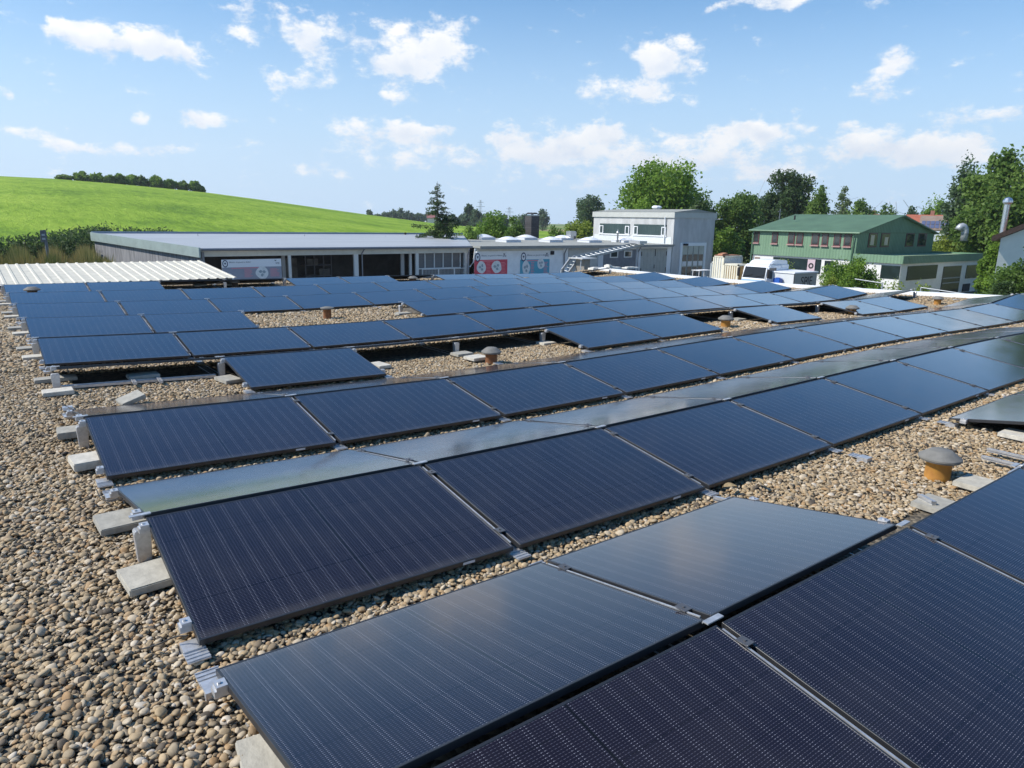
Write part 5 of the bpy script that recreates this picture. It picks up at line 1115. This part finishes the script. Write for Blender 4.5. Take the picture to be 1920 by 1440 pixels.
# transport box
BZ=-1.45; c=atz(1490,512,BZ); yl=c[1]; rx=float(aty(1533,508,yl)[0]); lb=float(atx(1452,507,c[0])[1]); 
o=empty('transport_box',(c[0],yl,G),'grey box body with a white lid and dark SPIE lettering beside the truck cab','box trailer'); wd=rx-c[0]; dp=min(max(lb-yl,2.2),5); h=BZ-G
DKG=mat('shaded_box_end',(.30,.31,.29),.55,0,.06,2)  # darker grey paints the shade on the end face of the box
mb=MB(); mb.box(0,wd,0.02,dp,.5,h-.06); mb.build('body',LGC,o); mb=MB(); mb.box(.03,wd-.03,-.01,.018,.5,h-.07); mb.build('end_shade_panel',DKG,o)
mb=MB(); mb.box(-.06,wd+.06,-.06,dp+.06,h-.055,h+.04); mb.build('lid',WHITE,o)
mb=MB(); mb.box(-.02,.02,-.02,.02,.5,h-.06); mb.build('corner_post',DARK,o)
txt('SPIE',wd*.30,(wd*.55,-.012,h*.60),DARK,o,'CENTER')
mb=MB(); mb.prism([(wd*.55-.08,h*.78),(wd*.55,h*.74),(wd*.55+.08,h*.78),(wd*.55+.05,h*.70),(wd*.55-.05,h*.70)],'y',-.016,-.011); mb.build('emblem',DARK,o)
for sx in (.4,wd-.4): mb=MB(); mb.lathe([(.33,-.1),(.36,-.08),(.36,.08),(.33,.1)],18); wq=mb.build('wheel',DARK,o); wq.rotation_euler=(R(90),0,0); wq.location=(sx,.3,.36)
q=atx(1458,528,c[0]-.25); mb=MB(); mb.box(-.2,.2,-.28,.28,-.25,.25); mb.box(-.05,.05,-.2,.2,.25,.3); o2=mb.build('blue_crate',mat('blue_plastic',(.02,.10,.42),.4),bevel=.03); o2.location=tuple(q); tag(o2,'small blue container hanging on the side of the grey box','crate')
# truck cab
c=atz(1438,499,-1.05); zr_=-1.05; zs=float(atz(1438,524,-1.05)[2]); zs=float(aty(1438,524,c[1])[2]); L_=min(max(float(atx(1398,505,c[0])[1]-c[1]),2.1),2.7)
o=empty('truck',(c[0],c[1]+L_/2,G),'white truck cab with wide windscreen and pale blue front behind the grey box','truck',None,R(-90)); TW=mat('white_truck_paint',(.80,.82,.84),.25,0,.03,3)
prof=[(0.0,.7),(0.0,zs-G),(.24,zr_-G-.05),(.5,zr_-G+.06),(1.9,zr_-G+.10),(1.9,.7)]
mb=MB(); mb.prism(prof,'x',-L_/2,L_/2); mb.build('cab',TW,o,bevel=.08)
mb=MB(); mb.prism([(.55,zr_-G+.05),(.9,zr_-G+.30),(1.3,zr_-G+.40),(2.9,zr_-G+.36),(2.9,zr_-G)],'x',-L_/2+.12,L_/2-.12); mb.build('roof_fairing',TW,o,bevel=.07)
def ws_pt(u,t): return (u,t*.24-.014,(zs-G)+t*((zr_-.05)-zs))
mb=MB(); mb.add([ws_pt(-L_*.45,.05),ws_pt(L_*.45,.05),ws_pt(L_*.42,.92),ws_pt(-L_*.42,.92)],[(0,1,2,3)]); mb.build('windscreen',mat('windscreen_glass',(.025,.03,.035),.2,0,spec=.15),o)
mb=MB(); mb.bar((-.9,-.02,zs-G+.12),(-.1,.03,zs-G+.30),.03,.03); mb.bar((.1,-.02,zs-G+.12),(.8,.03,zs-G+.30),.03,.03); mb.build('wiper',DARK,o)
mb=MB(); mb.box(-L_/2+.05,L_/2-.05,-.03,.0,.8,zs-G-.08); mb.build('grille',mat('pale_blue_paint',(.32,.48,.70),.35),o)
mb=MB(); mb.box(L_/2+.002,L_/2+.012,.40,1.25,zs-G+.02,zr_-G-.16); mb.build('side_window',GLS,o)
mb=MB(); mb.box(-L_/2+.0,L_/2,-.12,.06,.35,.8); mb.build('bumper',GREYD,o)
mb=MB(); mb.box(-L_/2+.04,L_/2-.04,1.9,3.0,.8,zr_-G+.08); mb.build('sleeper',TW,o,bevel=.05)
for sx in (-1,1):
    mb=MB(); mb.box(sx*(L_/2+.22)-.09,sx*(L_/2+.22)+.09,-.15,-.02,zs-G+.1,zs-G+.75); mb.build('mirror',DARK,o,bevel=.03)
    mb=MB(); mb.lathe([(.42,-.15),(.5,-.12),(.5,.12),(.42,.15)],20); q=mb.build('wheel',DARK,o); q.rotation_euler=(0,R(90),0); q.location=(sx*(L_/2-.2),.9,.5)
    mb=MB(); mb.box(sx*(L_/2-.3)-.14,sx*(L_/2-.3)+.14,-.05,-.031,.9,1.1); mb.build('headlight',ALU,o)

# ---------- green house
GX=58.3; CZ=-.80
cy=float(atx(1602,487,GX)[1]); 
yA=cy; yB=float(atx(1408,478,GX)[1]); xR=float(aty(1747,470,yA)[0]); zc0=float(aty(1602,487,yA)[2]); zeav=float(atx(1599,435.5,GX)[2]); zrg=float(aty(1690,403,yA)[2])
print('green',GX,yA,yB,xR,zc0,zeav,zrg)
gh=empty('green_house',((GX+xR)/2,(yA+yB)/2,G),'two-storey house with green ribbed cladding over a white ground floor','building')
GC=wavy('green_ribbed_cladding',1.15,(.175,.285,.18),(.145,.245,.15),'Y',.55,.6,.04); GC2=wavy('green_ribbed_cladding_shaded',1.15,(.115,.215,.135),(.095,.185,.115),'X',.55,.6,.04)  # gable copy of the cladding, with shade painted into its darker colour
GROOF=mat('green_roof_sheet',(.088,.155,.088),.6,0,.14,.7); WPL=mat('white_ground_floor',(.70,.69,.66),.8,0,.06,1.5); FR=mat('dark_red_frame',(.10,.035,.035),.5); SILL=mat('pink_sill',(.40,.24,.22),.6)
xm=(GX+xR)/2
mb=MB(); mb.box(GX+.14,xR-.14,yA+.14,yB-.14,G,zc0); wb(mb,'ground_floor',WPL,gh)
# left cladding and back box
mb=MB(); mb.prism([(GX+.02,zc0-.02),(xR,zc0-.02),(xR,zeav),(xm,zrg-.14),(GX+.02,zeav)],'y',yA+.06,yB); wb(mb,'upper_floor',GC,gh)
mb=MB(); mb.prism([(GX+.02,zc0-.02),(xR,zc0-.02),(xR,zeav),(xm,zrg-.14),(GX+.02,zeav)],'y',yA,yA+.057); wb(mb,'gable_cladding',GC2,gh)
mb=MB(); mb.box(GX-.0,xR,yA-.035,yA-.002,zeav-.06,zeav+.02); wb(mb,'gable_trim',GROOF,gh)
ov=.18; s_r=(zrg-zeav)/(xm-GX)
mb=MB(); a0=(GX-ov,zeav-ov*s_r+.04); pr=[a0,(xm,zrg),(xR+ov,zeav-ov*s_r+.04),(xR+ov,zeav-ov*s_r-.08),(xm,zrg-.12),(GX-ov,zeav-ov*s_r-.08)]; mb.prism(pr,'y',yA-.35,yB+.3); wb(mb,'roof',GROOF,gh)
mb=MB(); mb.tube([(GX-ov-.06,yA-.3,zeav-ov*s_r-.02),(GX-ov-.06,yB+.3,zeav-ov*s_r-.02)],.08,8); wb(mb,'gutter',mat('green_gutter',(.10,.19,.11),.5),gh)
for yy in (yA+.25,yB-.1): mb=MB(); mb.tube([(GX-ov,yy,zeav-.3),(GX-.12,yy,zeav-.75),(GX-.12,yy,G)],.06,8); wb(mb,'downpipe',mat('green_gutter',(.10,.19,.11),.5),gh)
mb=MB(); q=atx(1490,409,(GX+xm)/2); mb.lathe([(.08,-.15),(.08,.25)],10,tuple(q)); wb(mb,'roof_pipe',DARK,gh)
zw1=float(atx(1510,436,GX)[2]); zw0=float(atx(1510,459,GX)[2]); 
def house_window(plane,a_,b_,z0,z1,sill=True,light=0):
    if plane=='x': 
        m0=MB(); m0.box(GX-.03,GX+.018,a_,b_,z0,z1); f=wb(m0,'window',FR,gh)
        m1=MB(); m1.box(GX-.038,GX-.031,a_+.09,b_-.09,z0+.1,z1-.07); g=m1.build('pane',GLS)
        if sill: m2=MB(); m2.box(GX-.14,GX-.04,a_-.05,b_+.05,z0-.09,z0+.01)
    else:
        m0=MB(); m0.box(a_,b_,yA-.05,yA-.002,z0,z1); f=wb(m0,'window',FR,gh)
        m1=MB(); m1.box(a_+.1,b_-.1,yA-.06,yA-.052,z0+.1,z1-.07); g=m1.build('pane',GLS)
        if sill: m2=MB(); m2.box(a_-.05,b_+.05,yA-.15,yA-.062,z0-.09,z0+.01)
    kids=[g]
    if light:
        m3=MB(); xx=a_+(b_-a_)*(.2 if light==1 else .4)
        m3.box(xx,xx+(b_-a_)*.4,yA-.066,yA-.061,z0+.18,z0+(z1-z0)*(.85 if light==1 else .7)); kids.append(m3.build('curtain',mat('cream_curtain',(.55,.48,.36),.8)))
    if sill: kids.append(m2.build('sill',SILL))
    for k_ in kids: k_.parent=f; k_.matrix_parent_inverse=f.matrix_world.inverted() if False else Matrix.Identity(4)
    return f
# windows of the left front
for a_,b_ in ((1413.5,1423.5),(1447.5,1458.5),(1478,1490),(1493.5,1506),(1522,1536),(1541.5,1553.5),(1563.5,1577),(1583,1597)):
    y0_,y1_=sorted((float(atx(a_,447,GX)[1]),float(atx(b_,447,GX)[1]))); house_window('x',y0_,y1_,zw0,zw1)
zg1=float(aty(1680,437,yA)[2]); zg0=float(aty(1680,463,yA)[2])
for k,(a_,b_) in enumerate(((1628,1644),(1651,1667),(1698,1713),(1721,1736))):
    house_window('y',float(aty(a_,450,yA)[0]),float(aty(b_,450,yA)[0]),zg0,zg1,False,(1,2,0,0)[k])
# extension in front: flat roofed white block with green parapet
ex0=GX; ey0=float(atx(1693,490,GX+.6)[1]); q=atz(1693,494,zc0); 
XE0=float(GX+.0); YE0=float(atx(1692,494,XE0)[1]); XE1=float(aty(1840,491,YE0)[0]); zp1=float(aty(1693,480,YE0)[2]); zp0=float(aty(1693,495,YE0)[2])
print('ext',XE0,YE0,XE1,zp0,zp1)
mb=MB(); mb.box(XE0+.12,XE1-.12,YE0+.12,yA+.10,G,zp0+.02); wb(mb,'extension_wall',WPL,gh)
mb=MB(); mb.box(XE0-.05,XE0+.10,YE0,yA+.5,zp0,zp1); wb(mb,'parapet',GC,gh)
mb=MB(); mb.box(XE0-.05,XE1,YE0-.06,YE0-.003,zp0,zp1); mb.box(XE1-.1,XE1,YE0-.0,yA+4,zp0,zp1); wb(mb,'parapet',GC2,gh)
mb=MB(); mb.box(XE0+.102,XE1-.102,YE0+.0,yA-.01,zp1-.25,zp1-.15); mb.box(xR+.2,XE1-.102,yA-.008,yA+4,zp1-.25,zp1-.15); wb(mb,'terrace_roof',mat('pale_green_terrace',(.32,.40,.24),.8,0,.1,2),gh)
mb=MB(); mb.box(xR+.1,XE1-.13,yA+.11,yA+3.9,G,zp0); wb(mb,'extension_wall',WPL,gh)
def gf(plane,a_,b_,py1,py0,m=GLS,depth=.06,nm='shop_window'):
    if plane=='x':
        y0_,y1_=sorted((float(atx(a_,510,GX)[1]),float(atx(b_,510,GX)[1]))); z1=float(atx((a_+b_)/2,py1,GX)[2]); z0=float(atx((a_+b_)/2,py0,GX)[2]); mb=MB(); mb.box(GX+.09,GX+.137,y0_,y1_,z0,z1); f=wb(mb,nm,m,gh)
    else:
        x0_,x1_=float(aty(a_,520,YE0)[0]),float(aty(b_,520,YE0)[0]); z1=float(aty((a_+b_)/2,py1,YE0)[2]); z0=float(aty((a_+b_)/2,py0,YE0)[2]); mb=MB(); mb.box(x0_,x1_,YE0+.07,YE0+.117,z0,z1); f=wb(mb,nm,m,gh)
    return f
DGL=mat('dark_shop_glass',(.018,.03,.028),.12,0,.3,1.5,spec=.6)
gf('x',1411.5,1420.5,482,496,mat('brown_shutter',(.22,.15,.11),.7),nm='shutter')
gf('x',1446,1536,484,510,DGL); gf('x',1543,1560,489,512,DGL)
gf('x',1650,1686,498,523,DGL)
gf('y',1702,1757,498,524,DGL); gf('y',1769,1802,499,552,mat('dark_glass_door',(.025,.028,.03),.15,0,spec=.6),nm='door'); gf('y',1812,1840,497,521,DGL); gf('y',1810,1823,532,546,DARK,nm='cellar_window')
for py_ in (521,530): mb=MB(); zz=float(aty(1785,py_,YE0)[2]); mb.box(float(aty(1770,520,YE0)[0]),float(aty(1801,520,YE0)[0]),YE0+.05,YE0+.068,zz-.05,zz+.05); wb(mb,'door_bar',mat('door_bar_grey',(.22,.23,.23),.5),gh)
mb=MB(); x_=float(atx(1520,500,GX)[1]); zz=float(atx(1514,498,GX)[2]); mb.box(GX+.03,GX+.088,x_-.35,x_+.35,zz-.55,zz+.55); wb(mb,'window_poster',mat('pink_poster',(.55,.42,.45),.6),gh)
mb=MB(); 
for k in range(20):
    a_=2*math.pi*k/20; a2=2*math.pi*(k+1)/20; mb.add([(GX+.02,x_+.25*math.cos(a_),zz+.25*math.sin(a_)),(GX+.02,x_+.25*math.cos(a2),zz+.25*math.sin(a2)),(GX+.02,x_+.12*math.cos(a2),zz+.12*math.sin(a2)),(GX+.02,x_+.12*math.cos(a_),zz+.12*math.sin(a_))],[(0,1,2,3)])
wb(mb,'poster_ring',DARK,gh)
mb=MB(); q=aty(1463,395,yB+1.0); mb.tube([(q[0],q[1],zrg-1.6),(q[0],q[1],zrg+.5)],.05,6); mb.box(q[0]-.3,q[0]+.3,q[1]-.05,q[1]+.05,zrg+.2,zrg+.26); o=wb(mb,'roof_mast',GUT); tag(o,'thin grey mast behind the left end of the green roof','mast')

# ---------- things at the right edge
rb0=atr(1868,441,58); xr0=float(rb0[0]); yr0=float(rb0[1])
o=empty('gabled_building',(xr0,yr0,G),'pale grey green gabled building with brown roof edge at the right edge','building')
dirx=np.array([rt[0],rt[1]])/math.hypot(rt[0],rt[1]); dv=(rb0-CAM)[:2]; dv=dv/np.linalg.norm(dv); ca_,sa_=math.cos(-.12),math.sin(-.12); dv=np.array([dv[0]*ca_-dv[1]*sa_,dv[0]*sa_+dv[1]*ca_])
zl=float(rb0[2])-G; zt_=float(atr(1922,419,58)[2])-G; k_=(zt_-zl)/(54/1450*58*1.12)
def RB(u,d,z): return (dirx[0]*u+dv[0]*d,dirx[1]*u+dv[1]*d,z)
def rprism(poly,d0,d1):
    mb=MB(); n=len(poly); vs=[RB(u,d0,z) for u,z in poly]+[RB(u,d1,z) for u,z in poly]; mb.add(vs,[tuple(range(n)),tuple(range(2*n-1,n-1,-1))]+[(i,(i+1)%n,n+(i+1)%n,n+i) for i in range(n)]); return mb
sl_=.42
rprism([(.35,0),(12,0),(12,zl+sl_*6-.35),(6.2,zl+sl_*6.2-.35),(.35,zl-.2)],0,14).build('wall',mat('pale_green_grey_render',(.72,.75,.68),.8,0,.06,1.2),o)
rprism([(-.2,zl-.05),(6.2,zl+sl_*6.4),(12.6,zl-.05),(12.6,zl-.4),(6.2,zl+sl_*6.4-.35),(-.2,zl-.4)],-.45,14.3).build('roof',mat('brown_roof_edge',(.13,.075,.05),.7,0,.2,4),o)
q=atr(1880,433,60); o=empty('steel_chimney',tuple(q-np.array([0,0,.6])),'tall slim stainless steel chimney with mushroom cap over the brown roof edge','chimney'); hz=float(atr(1890,379,60)[2]-q[2])+.6; s_=60/F*.85
mb=MB(); mb.lathe([(4.7*s_,0),(4.7*s_,hz-.1)],18); mb.build('pipe',mat('stainless',(.62,.63,.66),.25,.9,.05,5),o,smooth=False); mb=MB(); mb.lathe([(5*s_,hz-.16),(7.8*s_,hz-.02),(7.6*s_,hz+.1),(5*s_,hz+.26),(.5*s_,hz+.34)],18); mb.build('cap',mat('stainless',(.62,.63,.66),.25,.9,.05,5),o)
for k,m in enumerate(('pipe',)): pass
# curved duct
q=atr(1808,444,81); o=empty('curved_duct',tuple(q),'curved silver ventilation duct elbow rising behind the green bushes','duct'); s_=81/F*.84; mb=MB(); pp=[]
pp=[Vector((0,0,-.4)),Vector((0,0,8*s_))]
for k in range(1,8): a_=math.pi*k/8; pp.append(Vector((-(9*s_)*(1-math.cos(a_))*dirx[0]*.75,-(9*s_)*(1-math.cos(a_))*dirx[1]*.75,8*s_+11*s_*math.sin(a_))))
mb.tube(pp,[6*s_]*len(pp),14); mb.build('duct',mat('galvanised_duct',(.42,.44,.45),.5,.4,.08,3),o,smooth=True); mb=MB(); mb.lathe([(6.4*s_,5*s_),(6.4*s_,5.6*s_)],16); mb.build('clamp_ring',DARK,o)
def far_house(px0,px1,ptop,pbot,dist,label,rc,name='far_house',pv=False,wall=(.6,.58,.54)):
    a=atr(px0,pbot,dist); b=atr(px1,pbot,dist); zt=float(atr((px0+px1)/2,ptop,dist)[2]); ze=float(a[2]+b[2])/2; c=(a+b)/2; L2=np.linalg.norm((b-a)[:2])
    o=empty(name,(c[0],c[1],G),label,'house',None,math.atan2((b-a)[1],(b-a)[0])); d_=max(3.5,(zt-ze)*1.6)
    mb=MB(); mb.box(-L2/2+.3,L2/2-.3,0,2*d_,0,ze-G-.1); mb.build('wall',mat(f'house_wall_{int(px0)}',wall,.8,0,.08,1),o)
    mb=MB(); mb.prism([(-.4,ze-G-.15),(d_,zt-G),(2*d_+.4,ze-G-.15),(2*d_+.4,ze-G-.3),(-.4,ze-G-.3)],'x',-L2/2,L2/2); mb.build('roof',mat(f'roof_tiles_{int(px0)}',rc,.8,0,.15,1.5,.3),o)
    if pv:
        mb=MB(); n=8
        for k in range(n):
            u0=-L2*.45+k*L2*.9/n; 
            for (t0,t1) in ((.08,.48),(.52,.92)):
                y0,y1=-.4+t0*(d_+.4)*.62,-.4+t1*(d_+.4)*.62; zz=lambda y: ze-G-.15+(y+.4)/(d_+.4)*(zt-ze+.15)+.08
                mb.add([(u0+.05,y0,zz(y0)),(u0+L2*.9/n-.05,y0,zz(y0)),(u0+L2*.9/n-.05,y1,zz(y1)),(u0+.05,y1,zz(y1))],[(0,1,2,3)])
        mb.build('roof_solar_panels',mat('far_pv',(.10,.12,.20),.3,0,.1,1),o)
    mb=MB(); mb.box(L2*.2-.3,L2*.2+.3,d_-.3,d_+.3,zt-G-1.0,zt-G+.7); mb.build('chimney',mat('brick_stack',(.30,.14,.10),.8),o); return o
far_house(1697,1768,402,416,140,'far house with orange red tiled roof behind the green gable',(.36,.11,.06)); far_house(1722,1800,404,428,118,'far house with grey brown roof carrying blue solar panels, right of the green gable',(.24,.18,.14),pv=True)
far_house(1750,1806,434,448,95,'far low building with pale blue side right of the green gable',(.45,.50,.55),wall=(.42,.50,.60)); far_house(1610,1650,401,404,150,'small red roof just showing above the green ridge',(.34,.13,.08))
far_house(800,816,402,408,380,'tiny reddish house in the hazy trees behind the hill',(.25,.10,.09))
# wind turbines on the horizon
TURB=mat('turbine_grey',(.42,.45,.50),.6)
for k,(px,pt,pb_) in enumerate(((1588,352,398),(1643,370,404),(1664,376,404),(1684,378,408),(1708,370,404),(1741,376,404),(1425,336,370))):
    q=atr(px,pt,1400); zb_=float(atr(px,pb_+12,1400)[2]); o=empty('wind_turbine',(q[0],q[1],min(zb_,G-10)),f'{ORD[k]} faint wind turbine mast on the far horizon, counted along the row','wind turbine','wind turbines on the far horizon'); h=float(q[2])-o.location.z
    mb=MB(); mb.lathe([(2.2,0),(1.1,h*.72)],8); mb.build('mast',TURB,o); mb=MB()
    for j in range(3): a_=2*math.pi*j/3+k*.5+.3; mb.bar((0,0,h*.72),(h*.28*math.cos(a_)*dirx[0],h*.28*math.cos(a_)*dirx[1],h*.72+h*.28*math.sin(a_)),1.2,.5)
    mb.build('rotor',TURB,o)
# lattice pylons
for k,(px,pt,pb_,lb) in enumerate(((955,388,420,'power pylon left of the dark chimney, the clearer of the two'),(901,375,410,'faint power pylon above the far tree group right of the spruce'))):
    q=atr(px,pt,700); o=empty('power_pylon',(q[0],q[1],G-4),lb,'pylon'); h=float(q[2])-G+4; mb=MB()
    for sx in (-1,1):
        for sy in (-1,1): mb.tube([(sx*2,sy*2,0),(sx*.5,sy*.5,h)],.16,4)
    for j in range(8):
        t0,t1=j/8,(j+1)/8; r0,r1=2-1.5*t0,2-1.5*t1
        for sy in (-1,1): mb.tube([(-r0,sy*r0,h*t0),(r1,sy*r1,h*t1)],.1,4)
    mb.build('lattice_tower',TURB,o); mb=MB()
    for zz,wd in ((.62,5.5),(.78,4.2),(.92,3)): mb.bar((-wd*dirx[0],-wd*dirx[1],h*zz),(wd*dirx[0],wd*dirx[1],h*zz),.4,.4)
    mb.build('cross_arm',TURB,o)
# sign post by the hedge
q=atr(87,431,44); o=empty('marker_post',(q[0],q[1],G),'grey marker post with a small dark plate before the hedge at left','post'); h=float(q[2])-G
mb=MB(); mb.tube([(0,0,0),(-.10,0,h)],.07,8); mb.build('post',mat('grey_steel_post',(.14,.15,.16),.6),o); mb=MB(); mb.box(-.30,-.02,-.06,.06,h-.62,h-.02); mb.build('plate',mat('slate_plate',(.10,.11,.12),.5),o,bevel=.02)
mb=MB(); mb.box(-.24,-.1,-.07,-.061,h-.5,h-.4); mb.box(-.24,-.1,-.07,-.061,h-.3,h-.2); mb.build('plate_label',mat('pale_label',(.45,.46,.46),.6),o)
# guard rails outside the right roof edge
for k,(pa,pb_,posts,lb) in enumerate(((( 1603,523),(1655,531),(1655,),'left of two thin steel handrails beyond the white roof edge'),((1727,539),(1882,562),(1727,1795,1860),'right of two thin steel handrails beyond the white roof edge, sloping down right'))):
    XQ=23.6; a_=Vector(atx(*pa,XQ)); b_=Vector(atx(*pb_,XQ)); o=empty('handrail',tuple((a_+b_)/2*1.0),lb,'handrail'); o.location.z=G
    mb=MB(); mb.tube([a_,b_],.016,8); mb.tube([a_-Vector((0,0,.28)),b_-Vector((0,0,.28))],.009,6); wb(mb,'rail',mat('dull_galvanised',(.40,.42,.43),.6,.3,.1,8),o)
    for px in posts:
        t=(px-pa[0])/(pb_[0]-pa[0]); p_=Vector(atx(px,pa[1]+(pb_[1]-pa[1])*t,XQ)); mb=MB(); mb.tube([p_,Vector((p_.x,p_.y,G))],.02,8); wb(mb,'post',mat('dull_galvanised',(.40,.42,.43)),o)

# ================================================================== SUMMER HAZE
mb=MB(); mb.box(-1560,1560,-1560,1560,-40,135); hzo=mb.build('haze',bpy.data.materials.new('haze')); tag(hzo,kind='stuff')
hm=hzo.data.materials[0]; hm.use_nodes=True; ht=hm.node_tree; ht.nodes.clear(); hp=N(ht,'ShaderNodeVolumePrincipled'); ho=N(ht,'ShaderNodeOutputMaterial'); ht.links.new(hp.outputs[0],ho.inputs['Volume'])
hp.inputs['Color'].default_value=(.93,.96,1,1); hp.inputs['Density'].default_value=.00026; hp.inputs['Anisotropy'].default_value=.3
